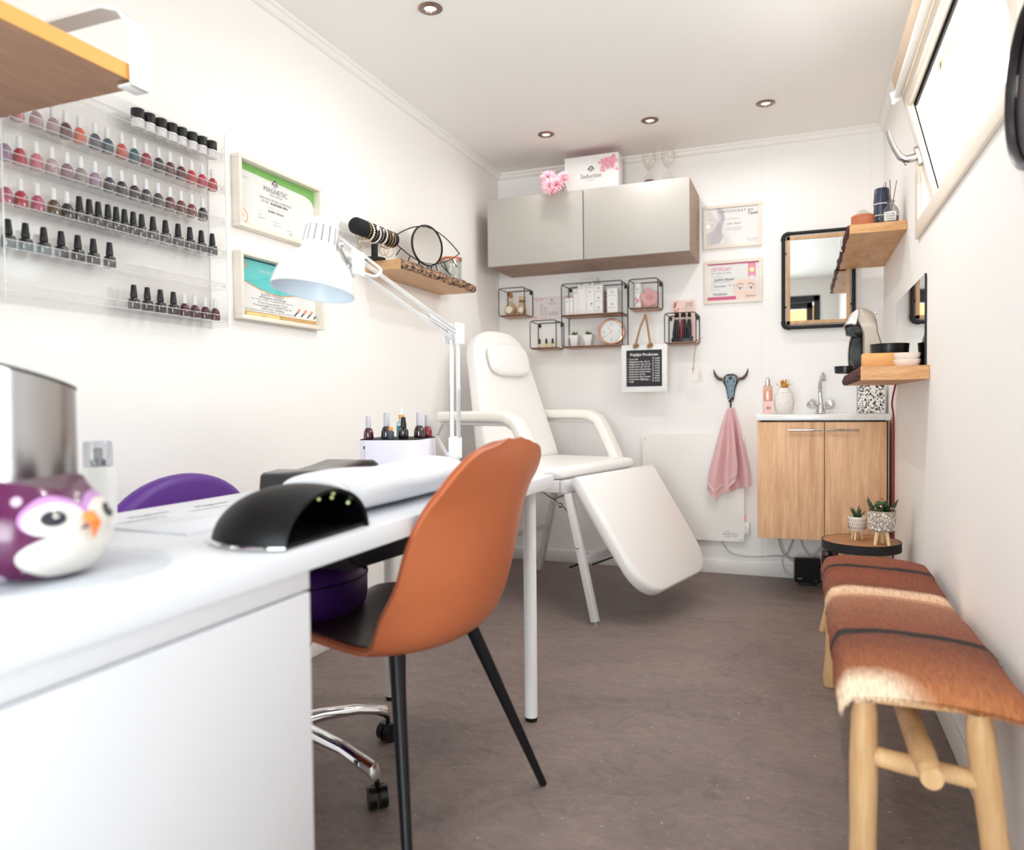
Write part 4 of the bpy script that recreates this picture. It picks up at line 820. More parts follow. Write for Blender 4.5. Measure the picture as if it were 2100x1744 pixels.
def teal(q, s0, s1, t0, t1):
    w_, h = s1-s0, t1-t0; P_ = lambda a, c: (s0+a*w_, t0+c*h); TE = mat('print_teal', (92, 206, 204), .6); GL = mat('gold_glitter', (232, 196, 130), .5, noise=((260, 260, 260), 2, .2), col2=(176, 120, 70)); DG = mat('print_darkteal', (16, 90, 108), .6); COR = mat('print_coral', (244, 140, 118), .6)
    arc = [P_(.02+.9*k/14, .60-.28*math.sin(PI*k/14)**.8+.0*k) for k in range(15)]
    q.poly([P_(0, 1), P_(.96, 1)]+[P_(.96-.96*k/14, .66-.2*math.sin(PI*k/14)) for k in range(15)], TE); q.line([P_(.96-.96*k/14, .655-.2*math.sin(PI*k/14)) for k in range(15)], .004, GL); q.rect(*P_(0, .975), *P_(1, 1), DG)
    logo(q, s0+.08*w_, t0+.86*h, .017, GL, GL); q.text('DIPLOMA', s0+.33*w_, t0+.8*h, .014, SKL, 'c')
    q.text('Judith Hester', s0+.42*w_, t0+.40*h, .018, INKG, 'c', fit=.30*w_); q.text('of Magnetic Nail Design', s0+.42*w_, t0+.36*h, .009, INK, 'c', fit=.34*w_); q.text('has successfully completed the course', s0+.42*w_, t0+.32*h, .008, INKG, 'c', fit=.52*w_)
    q.text('Permanent Gel', s0+.42*w_, t0+.255*h, .013, INKG, 'c', fit=.36*w_); q.text('Kunstnagel verwijdering en', s0+.42*w_, t0+.21*h, .012, INKG, 'c', fit=.48*w_); q.text('New Trends / Workshop', s0+.42*w_, t0+.165*h, .008, INK, 'c', fit=.28*w_); q.text('NB. This certificate does not qualify to instruct in Nail Styling', s0+.03*w_, t0+.125*h, .007, INKG, fit=.68*w_)
    q.rect(*P_(0, 0), *P_(1, .1), GL); q.rect(*P_(.1, .02), *P_(.5, .085), mat('pale_gold', (238, 220, 150), .6)); q.text('Magnetic', s0+.26*w_, t0+.035*h, .010, GL, 'l')
    for k in range(4):
        a = .70+.09*k; q.line([P_(a, .14), P_(a+.045, .22)], .006, DG); q.line([P_(a+.04, .2), P_(a+.075, .28)], .009, COR)
frame('picture_frame', 'deep white wood box frame with turquoise diploma, behind the desk lamp', (XL, 1.955, 1.243), (0, 1, 0), .45, .224, .014, .034, teal)
# acrylic polish rack
t = thing('polish_rack', 'clear acrylic six shelf wall rack for nail polish', 'rack', (XL, 1.153, 1.20)); RW, RH, RD_ = .70, .60, .07
ZS = [.02, .12, .22, .318, .418, .516]
b = B(ACRYL)
b.bx(.001, RD_, 0, .004, 0, RH); b.bx(.001, RD_, RW-.004, RW, 0, RH); b.bx(.001, .004, .004, RW-.004, 0, RH)
b.done('side_panels', t)
for z in ZS:
    b = B(ACRYL); b.bx(.005, RD_, .005, RW-.005, z-.004, z); b.bx(RD_-.003, RD_, .005, RW-.005, z, z+.016); s_ = b.done('shelf', t)
    b = B(EDGE); b.bx(RD_-.002, RD_+.0004, .005, RW-.005, z-.0045, z-.003); b.bx(RD_-.0032, RD_+.0002, .005, RW-.005, z+.0155, z+.017); b.done('front_lip', s_)
b = B(EDGE)
for y in (0, RW-.003): b.bx(RD_-.0012, RD_+.0004, y, y+.003, 0, RH); b.bx(.001, .003, y, y+.003, 0, RH)
b.done('side_edges', t)
b = B(CHROME)
for z in ZS: b.ball((RD_+.001, RW-.018, z+.006), .003, n=6)
b.done('screws', t)
# polishes
CAPW = mat('cap_white', (214, 212, 212), .35); CAPK = mat('cap_black', (20, 19, 22), .4)
COLS = {'pale mauve': (176, 140, 150), 'dark red': (92, 20, 34), 'orange': (226, 92, 50), 'slate grey': (70, 74, 90), 'petrol blue': (24, 66, 86), 'orange red': (206, 58, 34), 'teal': (20, 84, 92), 'crimson': (160, 16, 54), 'near black': (30, 20, 30), 'burgundy': (96, 12, 34), 'scarlet': (206, 36, 30), 'cherry pink': (206, 24, 80), 'red': (196, 24, 46), 'lilac': (168, 138, 164), 'rose red': (190, 54, 72), 'rose pink': (214, 122, 140), 'beige pink': (196, 168, 168), 'mauve': (150, 112, 128), 'greige': (160, 148, 144), 'dark slate': (50, 46, 62), 'dark plum': (54, 22, 40), 'anthracite': (60, 62, 66), 'red brown': (112, 38, 42), 'brick': (126, 40, 38), 'black brown': (46, 24, 26), 'dusty pink': (196, 90, 120), 'bronze': (92, 70, 40), 'black': (18, 16, 20), 'clear dark': (40, 40, 48), 'wine': (84, 8, 40)}
PM = {}
def pmat(n):
    if n not in PM: PM[n] = mat('polish_'+n.replace(' ', '_'), tuple(c*.86 for c in COLS[n]), .12, spec=.7, coat=.8)
    return PM[n]
PB = {}
def polish(kind, col, loc, lb, cat='bottle', group=None, name='nail_polish', s_=1, rz=0):
    k = (kind, col, s_)
    if k in PB:
        o = dup(PB[k], loc, rz, lb); o['group'] = group; return o
    t = thing(name, lb, cat, loc, rz, group)
    if kind == 'w': # tapered body, tall white cap
        pr = [(.0125, 0), (.0145, .002), (.0150, .012), (.0135, .026), (.0105, .033), (.0060, .037), (.0052, .039)]; cp = [(.0066, .0375), (.0070, .040), (.0058, .064), (.0050, .0665)]; cm = CAPW
    elif kind == 'k': # black cap, round shoulder
        pr = [(.0140, 0), (.0152, .002), (.0155, .020), (.0135, .028), (.0075, .032), (.006, .034)]; cp = [(.0090, .0325), (.0092, .036), (.0066, .064), (.0058, .066)]; cm = CAPK
    elif kind == 's': # slimmer black bottle
        pr = [(.0100, 0), (.0112, .002), (.0112, .026), (.009, .031), (.006, .033)]; cp = [(.0082, .0325), (.0084, .036), (.0064, .062), (.0056, .064)]; cm = CAPK
    else: # 'g' grey cap, bulging flask
        pr = [(.0115, 0), (.0150, .0015), (.0155, .006), (.0142, .020), (.0105, .030), (.0062, .034)]; cp = [(.0078, .033), (.0080, .035), (.0078, .068), (.0070, .069)]; cm = mat('cap_grey', (196, 196, 204), .35)
    b = B(pmat(col)); b.lathe([(r*s_, z*s_) for r, z in pr], n=20); b.done('bottle_body', t)
    b = B(cm); b.lathe([(r*s_, z*s_) for r, z in cp], n=18); b.done('cap', t)
    PB[k] = t; return t
ORD = ['rightmost']+[f'{n} from the right' for n in 'second third fourth fifth sixth seventh eighth ninth tenth eleventh twelfth thirteenth fourteenth fifteenth sixteenth seventeenth eighteenth nineteenth twentieth'.split()]
def row(z, ys, kinds, cols, rname, grp):
    n = len(ys)
    for i, (y, kd, c) in enumerate(zip(ys, kinds, cols)):
        cap = {'w': 'white', 'k': 'black', 's': 'black', 'g': 'grey'}[kd]
        polish(kd, c, (XL+.045, y, 1.20+z+.0005), f'{c} polish with {cap} cap, {ORD[n-1-i]} on the {rname} rack shelf', group=grp, rz=rnd.uniform(-.3, .3))
# top shelf: jars
JW = mat('jar_clear_white', (232, 226, 226), .3, coat=.3)
j0 = None
for i, y in enumerate([1.549, 1.586, 1.627, 1.665, 1.701, 1.742, 1.78, 1.82]):
    lb = f'clear gel jar with black lid, {ORD[7-i]} on the top rack shelf'; y += 0
    if j0 is None:
        j0 = thing('gel_jar', lb, 'jar', (XL+.045, y, 1.20+ZS[5]+.0005), group='gel jars on the top rack shelf')
        b = B(JW); b.lathe([(.0155, 0), (.0165, .002), (.0165, .024), (.014, .026)], n=22); b.done('jar_body', j0)
        b = B(CAPK); b.lathe([(.0165, .0262), (.0175, .027), (.0175, .050), (.0165, .0515)], n=24); b.done('lid', j0)
    else: dup(j0, (XL+.045, y, 1.20+ZS[5]+.0005), label=lb)
row(ZS[4], [1.175, 1.21, 1.256, 1.299, 1.332, 1.37, 1.414, 1.451, 1.494, 1.534, 1.574, 1.617, 1.657, 1.698, 1.738, 1.78, 1.823], 'w'*17, ['mauve', 'rose pink', 'pale mauve', 'pale mauve', 'dark red', 'orange', 'slate grey', 'petrol blue', 'orange red', 'teal', 'crimson', 'near black', 'burgundy', 'dark red', 'scarlet', 'cherry pink', 'red'], 'second', 'white capped polishes on the second rack shelf')
row(ZS[3], [1.178, 1.213, 1.254, 1.293, 1.333, 1.371, 1.411, 1.453, 1.491, 1.532, 1.571, 1.612, 1.654, 1.695, 1.736, 1.78], 'w'*16, ['lilac', 'rose red', 'rose pink', 'beige pink', 'mauve', 'greige', 'lilac', 'dark slate', 'near black', 'dark plum', 'dark slate', 'anthracite', 'burgundy', 'red brown', 'brick', 'black brown'], 'third', 'white capped polishes on the third rack shelf')
row(ZS[2], [1.178, 1.213, 1.254, 1.295, 1.33, 1.364, 1.392, 1.418, 1.447, 1.472, 1.498, 1.526, 1.554, 1.592, 1.636, 1.682, 1.727, 1.772, 1.817], 'w'*5+'s'*8+'k'*6, ['dusty pink', 'rose red', 'dusty pink', 'bronze', 'near black']+['black']*8+['clear dark']*6, 'fourth', 'polishes on the fourth rack shelf')
row(ZS[1], [1.181, 1.222, 1.267, 1.312, 1.357, 1.401, 1.449], 'k'*7, ['clear dark']*7, 'fifth', 'black capped polishes on the fifth rack shelf')
row(ZS[0], [1.522, 1.567, 1.612, 1.659, 1.7, 1.74, 1.782, 1.823], 'k'*4+'w'*4, ['clear dark']*4+['wine']*4, 'bottom', 'polishes on the bottom rack shelf')
# live edge shelf with bracelet stand, eye mirror and jars
LY0, LY1, LZ0, LZ1 = 2.72, 3.462, 1.520, 1.560
def live_shelf(name, lb, x_wall, x_edge, y0, y1, z0, z1, mw, mb, seed):
    t = thing(name, lb, 'shelf', (x_wall, y0, z0)); d = x_edge-x_wall; L_ = y1-y0; h = z1-z0; r5 = random.Random(seed); s_ = 1 if d > 0 else -1; n = 60
    am = .4 if d < 0 else 1; off = [am*(.006*math.sin(i*.35+seed)+.004*math.sin(i*.9+seed*2)) for i in range(n+1)]
    b = B(mw); b.loft([[(.001*s_, L_*i/n, 0), (d-s_*.012+s_*off[i], L_*i/n, 0), (d-s_*.012+s_*off[i], L_*i/n, h), (.001*s_, L_*i/n, h)] for i in range(n+1)]); b.done('board', t)
    b = B(mb); rings = []
    for i in range(n+1):
        y = L_*i/n; k = off[i]; rr_ = lambda: r5.uniform(-.0022, .0022)
        rings.append([(d-s_*.0125+s_*k, y, .0004), (d-s_*.004+s_*k+rr_(), y, .002+rr_()*.3), (d+s_*.001+s_*k+rr_(), y, h*.3+rr_()), (d+s_*.000+s_*k+rr_(), y, h*.6+rr_()), (d-s_*.005+s_*k+rr_(), y, h*.88), (d-s_*.0125+s_*k, y, h+.0006)])
    b.loft(rings); b.done('bark_edge', t, angle=25); return t
live_shelf('live_edge_shelf', 'live edge wooden shelf on the left wall behind the desk lamp', XL, XL+.205, LY0, LY1, LZ0, LZ1, SHELFL, BARK, 4)
BLVEL = mat('black_velvet', (26, 25, 29), .8)
t = thing('bracelet_stand', 'black bracelet stand hung with pearl and gold bracelets', 'jewellery stand', (-1.655, 2.70, LZ1))
b = B(BLVEL); b.lathe([(.045, 0), (.045, .006), (.014, .01), (.0135, .06), (.0135, .1)], n=24); b.done('post', t)
AX = Matrix.Rotation(PI/2, 4, 'X')
b = B(BLVEL); b.lathe([(.012, -.165), (.026, -.162), (.033, -.15), (.034, 0), (.033, .14), (.026, .152), (.012, .155)], R=AX, at=(0, 0, .112), n=28); b.done('crossbar', t)
def bangle(y, kind, lb, tilt=0):
    o = thing('bracelet', lb, 'bracelet', (-1.655, 2.70+y, LZ1+.108), group='bracelets on the black stand'); r = .0385; pts = [(r*math.cos(a*PI/18), tilt*math.sin(a*PI/18), r*math.sin(a*PI/18)-.003) for a in range(36)]
    if kind == 'p':
        b = B(mat('pearl', (236, 228, 220), .2, coat=.6))
        for a in range(26): b.ball((r*math.cos(a*2*PI/26), tilt*math.sin(a*2*PI/26), r*math.sin(a*2*PI/26)-.003), .0046, n=6)
        b.done('pearls', o)
    elif kind == 's': b = B(CHROME); b.tube(pts, .0012, closed=True, n=5); b.ball((.038, 0, .01), .009, n=6, sc_=(.3, 1, 1)); b.done('chain', o)
    elif kind == 'w': b = B(mat('pearl', (236, 228, 220), .2, coat=.6)); b.tube(pts, .001, GOLD, closed=True, n=5); b.ball((.039, 0, .012), .011, n=8, sc_=(.3, 1, 1)); b.done('pendant_band', o)
    else: b = B(GOLD); b.tube(pts, .0014, closed=True, n=5); b.tube([(r*.6*math.cos(a*PI/9), .008, r*.6*math.sin(a*PI/9)-.052) for a in range(18)], .0011, closed=True, n=5); b.done('chain', o)
for y, k, lb in ((-.085, 'g', 'gold bangle nearest the camera on the bracelet stand'), (-.062, 'p', 'first pearl bracelet from the camera end'), (-.035, 'w', 'white oval pendant bracelet near the front pearls'), (-.012, 'p', 'middle pearl bracelet on the stand'), (.012, 's', 'silver charm bracelet on the middle of the bar'), (.04, 'p', 'pearl bracelet farthest from the camera'), (.068, 'g', 'first gold bangle behind the last pearls'), (.088, 's', 'thin silver chain between the far gold bangles'), (.108, 'g', 'gold bangle nearest the far end of the stand')): bangle(y, k, lb, rnd.uniform(-.006, .006))
# mirror shaped as an eye
t = thing('eye_mirror', 'round mirror in an eye shaped black wire frame with lashes', 'mirror', (-1.6, 3.065, LZ1), rot=(0, 0, math.radians(-18)))
b = B(BLACKW); W2 = .215; cz = .125
up = [(0, -W2+2*W2*k/16, cz-.004+.088*math.sin(PI*k/16)**.9) for k in range(17)]; dn = [(0, -W2+2*W2*k/16, cz-.004-.078*math.sin(PI*k/16)**.9) for k in range(17)]
b.tube(up, .0026, n=8); b.tube(dn, .0026, n=8)
for k, l_ in ((2, .05), (4, .045), (6, .045), (8, .045), (10, .045), (12, .05), (14, .05)):
    p = Vector(dn[k]); a = (k-8)/8*.9; b.tube([p, p+Vector((.004, math.sin(a)*l_, -math.cos(a)*l_*.9))], .0026, n=6)
b.tube([(0, .03, .048), (-.05, .06, .0), ], .0026, n=6); b.tube([(0, -.06, .05), (.03, -.06, .0)], .0026, n=6); b.tube([(0, .09, .05), (.035, .12, .0)], .0026, n=6)
b.done('wire_frame', t)
RYZ = Matrix.Rotation(PI/2, 4, 'Y')
b = B(BLACKW); b.lathe([(.088, -.004), (.094, -.003), (.094, .004), (.088, .005)], R=RYZ, at=(0, 0, cz), n=48, sx=1, sy=1.05, cap=False); b.done('rim', t)
b = B(MIR); b.lathe([(0, .0015), (.0885, .0015), (.0885, -.002), (0, -.002)], R=RYZ, at=(0, 0, cz), n=48, sx=1, sy=1.05); b.done('mirror_glass', t)
ROSEM = mat('copper_lid', (198, 122, 92), .3, .6)
t = thing('swab_jar', 'glass jar of cotton swabs with copper rim on the left shelf', 'jar', (-1.64, 3.40, LZ1))
b = B(GLASS); b.lathe([(.050, 0), (.052, .003), (.052, .125), (.049, .125), (.049, .006)], n=32); b.done('jar_glass', t)
b = B(ROSEM); b.lathe([(.0525, .118), (.054, .119), (.054, .13), (.049, .131), (.048, .122)], n=32, cap=False); b.done('copper_rim', t)
b = B(mat('cotton', (244, 240, 236), .9))
r6 = random.Random(2)
for k in range(70):
    a, r_ = r6.uniform(0, 6.28), .042*math.sqrt(r6.random()); a2, r2_ = a+r6.uniform(-.8, .8), .045*math.sqrt(r6.random()); h_ = r6.uniform(.075, .105); b.tube([(r_*math.cos(a)*.7, r_*math.sin(a)*.7, .006), (r2_*math.cos(a2), r2_*math.sin(a2), h_), (r2_*math.cos(a2)*1.03, r2_*math.sin(a2)*1.03, h_+.012)], .0018, n=5, rs=[.0014, .0014, .0028])
tag(b.done('cotton_swabs', t), kind='stuff')
t = thing('small_glass_jar', 'smaller glass jar behind the eye mirror on the left shelf', 'jar', (-1.665, 3.255, LZ1)); b = B(GLASS); b.lathe([(.036, 0), (.038, .003), (.038, .095), (.035, .095), (.035, .005)], n=28); b.done('jar_glass', t)
b = B(ROSEM); b.lathe([(.0385, .088), (.04, .089), (.04, .098), (.035, .099)], n=28, cap=False); b.done('copper_rim', t); b = B(mat('cotton', (244, 240, 236), .9)); 
for k in range(7): b.ball((.016*math.cos(k*2.1), .016*math.sin(k*2.1), .015+.011*k), .015, n=7)
b.done('cotton_balls', t)
# foreground shelf with white steel bracket
t = thing('wall_shelf', 'thick wooden wall shelf with orange front edge, top left foreground', 'shelf', (XL, .0, 1.60))
b = B(wood('shelf_underside', (190, 150, 122), (160, 120, 96), (30, 5, 30), .6, .5)); b.bx(.001, .495, .35, 1.150, 0, .031, bev=.001); b.done('board', t)
b = B(mat('orange_edge', (244, 178, 96), .5)); b.bx(.4955, .4985, .35, 1.1505, .0005, .0305); b.done('edge_band', t)
def bracket(y, lb):
    o = thing('shelf_bracket', lb, 'bracket', (XL, y, 1.60), group=None); b = B(WHITE); pth = [(.506, -.012), (.506, .075), (.498, .11), (.474, .14), (.43, .155), (.0, .155)]; w_ = .045
    rings = []
    for i, (x, z) in enumerate(pth):
        n0 = Vector(pth[min(i+1, 5)])-Vector(pth[max(i-1, 0)]); n0 = Vector((-n0.y, n0.x)).normalized()*.003; rings.append([(x+n0.x, 0, z+n0.y), (x+n0.x, w_, z+n0.y), (x-n0.x, w_, z-n0.y), (x-n0.x, 0, z-n0.y)])
    b.loft(rings); b.bx(.47, .509, 0, w_, -.012, -.006, bev=.002); b.bx(.001, .006, 0, w_, -.0, .16); b.done('steel_strap', o)
bracket(1.112, 'white steel strap bracket at the front corner of the foreground shelf'); 
# ================================================================== desk and what stands on it
TZ = .74
DESK = mat('desk_white', (238, 240, 246), .3)
t = thing('desk', 'long white desk with round white legs along the left wall', 'desk', (-.69, .13, 0))
b = B(DESK); b.bx(-.60, 0, 0, 1.985, TZ-.036, TZ, bev=.0015); b.done('tabletop', t)
for x, y in ((-.068, 1.955), (-.55, 1.955), (-.55, .15)):
    b = B(WHITE); b.cyl((x, y, .012), (x, y, TZ-.036), .0195, n=24); b.cyl((x, y, TZ-.042), (x, y, TZ-.036), .045, n=24); l = b.done('leg', t)
    b = B(BLACKP); b.cyl((x, y, 0), (x, y, .012), .018, .0195, n=20); b.done('foot_cap', l)
t = thing('drawer_unit', 'white drawer unit supporting the near end of the desk', 'drawer unit', (-.694, .22, 0))
b = B(DESK)
for a in ((-.56, -.018, 0, .016, .02, TZ-.0365), (-.56, -.018, .699, .715, .02, TZ-.0365), (-.56, -.018, .016, .699, TZ-.05, TZ-.0365), (-.56, -.545, .016, .699, .02, TZ-.05), (-.56, -.018, .016, .699, .02, .034)): b.bx(*a)
b.bx(-.018, -.002, 0, .715, TZ-.066, TZ-.0365, bev=.001); b.done('carcass', t)
b = B(DESK); b.bx(-.0178, 0, .001, .713, .03, TZ-.0695, bev=.0015); b.done('front_panel', t)
b = B(DESK); b.bx(-.55, -.03, .01, .705, 0, .02); b.done('plinth', t)
t = thing('underdesk_tray', 'dark grey sloping tray hung under the desk top', 'tray', (-.80, 1.19, TZ-.037)); GR = mat('dark_grey_plastic', (58, 58, 66), .45)
b = B(GR); b.loft([[(-.26, y, 0), (0, y, 0), (0, y, -.012), (-.03, y, zz), (-.26, y, zz)] for y, zz in ((.0, -.04), (.06, -.078), (.30, -.086), (.34, -.04))]); b.done('tray_shell', t)
b = B(BLACKP); b.tube([(.004, .06, -.07), (-.01, .03, -.05), (-.01, .01, -.012)], .004, n=6); b.done('hinge_rod', t)
# owl
OWLP = bpy.data.materials.new('owl_purple'); OWLP.use_nodes = True
def owlm():
    nt = OWLP.node_tree; N = nt.nodes.new; L = nt.links.new; p = nt.nodes['Principled BSDF']; tc = N('ShaderNodeTexCoord'); v = N('ShaderNodeTexVoronoi'); v.inputs['Scale'].default_value = 32; v.inputs['Randomness'].default_value = .25; L(tc.outputs['Object'], v.inputs['Vector'])
    r = N('ShaderNodeValToRGB'); r.color_ramp.elements[0].position = .235; r.color_ramp.elements[0].color = lin((222, 200, 226))+(1,); r.color_ramp.elements[1].position = .28; r.color_ramp.elements[1].color = lin((92, 18, 72))+(1,)
    L(v.outputs['Distance'], r.inputs[0]); L(r.outputs[0], p.inputs['Base Color']); p.inputs['Roughness'].default_value = .25; p.inputs['Coat Weight'].default_value = .4
owlm()
OX, OY = -.885, .700
t = thing('glass_turntable', 'round clear glass plate under the purple owl', 'plate', (OX-.01, OY-.015, TZ)); b = B(clear('plate_glass', (252, 253, 254), .08, .05, .1)); b.lathe([(.118, 0), (.128, .002), (.130, .005), (.127, .007), (.118, .006), (0, .006)], n=64); b.done('plate_disc', t)
t = thing('owl_jar', 'purple ceramic owl with white dots and white belly', 'owl ornament', (OX-.010, OY-.046, TZ+.0075), math.radians(7))
OH = .104
def owl_r(u): return .080*(math.sin(PI*(.12+.76*u)))**.42
def owl_pt(u, a, k=0):
    r = owl_r(u)+k; ear = max(0, (u-.86)/.14)
    return Vector((r*.92*math.cos(a), r*1.06*math.sin(a), OH*u+ear*.014*abs(math.sin(a))**2))
b = B(OWLP); b.loft([[owl_pt(i/22, 2*PI*k/48) for k in range(48)] for i in range(23)]); b.done('body', t)
def patch(name, m, uc, ac, ru, ra, k, n=14, rim=None, clipu=None):
    b = B(m); rings = []
    for j in range(5):
        f = 1-j/4*.98; rings.append([owl_pt(max(.01, min(.97, uc+ru*f*math.sin(2*PI*i/32))), ac+ra*f*math.cos(2*PI*i/32), k+.0016*(1-f*f)) for i in range(32)])
    b.loft([[owl_pt(max(.01, min(.97, uc+ru*math.sin(2*PI*i/32))), ac+ra*math.cos(2*PI*i/32), -.002) for i in range(32)]]+rings); return b.done(name, t)
WG = mat('owl_white', (240, 236, 228), .3, coat=.4); LIL = mat('owl_lilac', (206, 150, 214), .4)
patch('belly', WG, .26, 0, .29, 1.0, .0045)
for s_ in (-1, 1):
    patch('eye_rim', LIL, .72, s_*.46, .215, .50, .003); patch('eye_white', WG, .69, s_*.46, .185, .43, .0052); patch('iris', mat('owl_iris', (26, 30, 48), .15, coat=.8), .71, s_*.50, .088, .17, .0075); patch('eye_glint', WG, .735, s_*.50+.03, .02, .04, .0095)
b = B(mat('beak_orange', (240, 140, 60), .35)); p = owl_pt(.56, 0); b.loft([[(p.x+.004, .010*math.cos(k*PI/4), p.z+.014+.006*math.sin(k*PI/4)) for k in range(8)], [(p.x+.014, .008*math.cos(k*PI/4), p.z+.006*math.sin(k*PI/4)+.004) for k in range(8)], [(p.x+.010, .001*math.cos(k*PI/4), p.z-.014+.001*math.sin(k*PI/4)) for k in range(8)]]); b.done('beak', t)
# steel container
t = thing('steel_container', 'tall brushed steel cylinder with slanted open rim behind the owl', 'container', (-1.063, .752, TZ))
b = B(STEEL); n = 56; R0 = .072
def rimz(k): return .262+.022*math.cos(2*PI*k/n+2.0)
b.loft([[(r*math.cos(2*PI*k/n), r*math.sin(2*PI*k/n), z if z < .2 else rimz(k)+(z-.26)) for k in range(n)] for r, z in ((R0*.97, 0), (R0, .004), (R0, .19), (R0, .26), (R0-.003, .26))]+[[((R0-.003)*math.cos(2*PI*k/n), (R0-.003)*math.sin(2*PI*k/n), .01) for k in range(n)]]); b.done('cylinder', t)
b = B(BLACKM); b.tube([((R0-.001)*math.cos(2*PI*k/n), (R0-.001)*math.sin(2*PI*k/n), rimz(k)) for k in range(n)], .0026, closed=True, n=6); b.done('rim_seal', t)
t = thing('spray_bottle', 'white bottle with clear cap between steel cylinder and purple chair', 'bottle', (-1.19, .985, TZ))
b = B(WHITE); b.lathe([(.026, 0), (.029, .003), (.029, .10), (.025, .106), (.016, .108)], n=30); b.done('bottle_body', t); b = B(STEEL); b.lathe([(.013, .107), (.013, .118), (.008, .12), (.008, .138), (.004, .14)], n=20); b.done('pump', t)
b = B(clear('cap_clear', (236, 240, 244), .35)); b.lathe([(.0235, .107), (.024, .109), (.024, .148), (.022, .152), (0, .153)], n=28); b.done('clear_cap', t)
# writing pad
t = thing('desk_pad', 'white sheet pad with small grey print lying on the desk', 'pad', (-1.085, 1.155, TZ), math.radians(-2))
b = B(mat('pad_paper', (238, 240, 248), .55)); b.bx(-.165, .150, -.205, .215, 0, .004, bev=.0008); b.done('pad_body', t)
b = B(SKG); q = Sheet(b, (0, 0, .004), (0, 1, 0), (-1, 0, 0))
for yy in (-.14, .02): 
    q.text('Magnetic', yy+.02, .085, .026, INKG, bold=.001, slant=.2); q.text('behandeling', yy-.03, .045, .02, SKG, bold=.0008); 
    for k in range(4): q.rect(yy, .02-.02*k, yy+.1, .021-.02*k, SKL)
b.done('print', t)
# UV nail lamp
t = thing('uv_nail_lamp', 'black dome nail lamp with open front at the desk edge', 'lamp', (-.762, 1.0, TZ), math.radians(3))
BL = mat('black_soft', (8, 8, 12), .45, spec=.3); ax_, by_, cz_ = .125, .135, .086; ph0 = math.radians(62)
def dome(k, z0):
    return lambda u, v: ((ax_-k)*math.cos(ph0+(PI-ph0)*u), (by_-k)*math.sin(ph0+(PI-ph0)*u)**.8*math.cos(PI*v), z0+(cz_-k)*(math.sin(ph0+(PI-ph0)*u))**.8*math.sin(PI*v))
b = B(BL); b.grid(dome(0, .0), 24, 32, thick=.006); b.done('shell', t)
b = B(BL); b.prism([((ax_-.008)*math.cos(ph0+(2*PI-2*ph0)*k/40), (by_-.008)*math.sin(ph0+(2*PI-2*ph0)*k/40)) for k in range(41)], .003, .0075); b.done('base_plate', t)
b = B(CHROME); b.tube([(ax_*math.cos(ph0+(2*PI-2*ph0)*k/40), by_*math.copysign(abs(math.sin(ph0+(2*PI-2*ph0)*k/40))**.8, math.sin(ph0+(2*PI-2*ph0)*k/40)), .0045) for k in range(41)], .0038, n=8); b.done('silver_base_trim', t)
b = B(mat('led_dot', (210, 226, 170), .2, emis=((214, 236, 160), .35)))
for u, v in ((.10, .20), (.14, .32), (.22, .24), (.30, .34), (.34, .22), (.24, .42), (.40, .30), (.46, .40), (.18, .52), (.5, .24)): b.ball(dome(.010, 0)(u, v), .0036, n=6)
b.done('led_dots', t)
# towel on arm rest, hand cushion, white cabinet with polishes
t = thing('rolled_towel', 'white towel folded over an arm rest at the desk edge', 'towel', (-.84, 1.15, TZ))
TW = mat('white_terry', (240, 241, 246), .95, bump=(520, .7, .003))
b = B(TW); rings = []
for i in range(22):
    u = i/21; y = .50*u; s_ = min(1, .82+.5*math.sin(PI*min(1, u*1.0+.1))*.3+.1); e_ = 1-.35*max(0, 1-u/.05)**2-.35*max(0, (u-.95)/.05)**2; w_ = .092*e_; h = (.083+.004*math.sin(u*9))*e_
    rings.append([(w_*math.cos(2*PI*k/30)*(1.0), y+.012*math.sin(2*PI*k/30+1)*(1 if u < .1 else .3), .002+h*(.5+.5*math.sin(2*PI*k/30))**.8) for k in range(30)])
b.loft(rings); b.done('towel_roll', t)
b = B(TW)
for k in range(3): b.tube([(.075*math.cos(a)*(1-.2*k), -.004-.003*k, .040+.034*math.sin(a)*(1-.2*k)) for a in [PI*(.05+.06*i) for i in range(16)]], .007, n=8)
b.done('folded_end', t)
t = thing('hand_cushion', 'glossy black leather hand cushion with upturned end behind the nail lamp', 'cushion', (-1.13, 1.34, TZ)); BLL = mat('black_leather', (20, 17, 22), .28, coat=.4, bump=(120, .25, .002))
pf = [(0, 0), (-.004, .03), (.0, .058), (.01, .064), (.06, .068), (.13, .062), (.19, .068), (.25, .077), (.30, .074), (.325, .064), (.332, .046), (.322, .050), (.28, .044), (.24, .03), (.215, .012), (.20, 0)]
b = B(BLL); b.loft([[(x, .165+(p[0]-.165)*f, .035+(p[1]-.035)*f) for p in pf] for x, f in ((.0, .9), (.006, 1), (.11, 1), (.118, .9))]); b.done('cushion_body', t)
t = thing('polish_cabinet', 'small white rounded desktop cabinet with black glass top', 'cabinet', (-1.153, 2.005, TZ), math.radians(9))
oc = rrect(.185, .205, .03, 6); b = B(mat('cabinet_lilac_white', (232, 230, 242), .35)); b.prism(oc, 0, .110); b.done('cabinet_body', t); b = B(BLACKM); b.prism(rrect(.185, .205, .03, 6), .110, .1125); b.done('top_plate', t)
b = B(INKG); b.bx(-.0935, -.0925, -.0, .001, .02, .1); b.bx(-.070, -.0690, -.1032, -.1024, .0, .09, SKG); b.bx(-.072, -.068, -.1036, -.1024, .084, .092, INK); b.done('door_slot', t)
CTZ = TZ+.113
def cab(x, y):
    a = math.radians(9); return (-1.153+x*math.cos(a)-y*math.sin(a), 2.005+x*math.sin(a)+y*math.cos(a), CTZ)
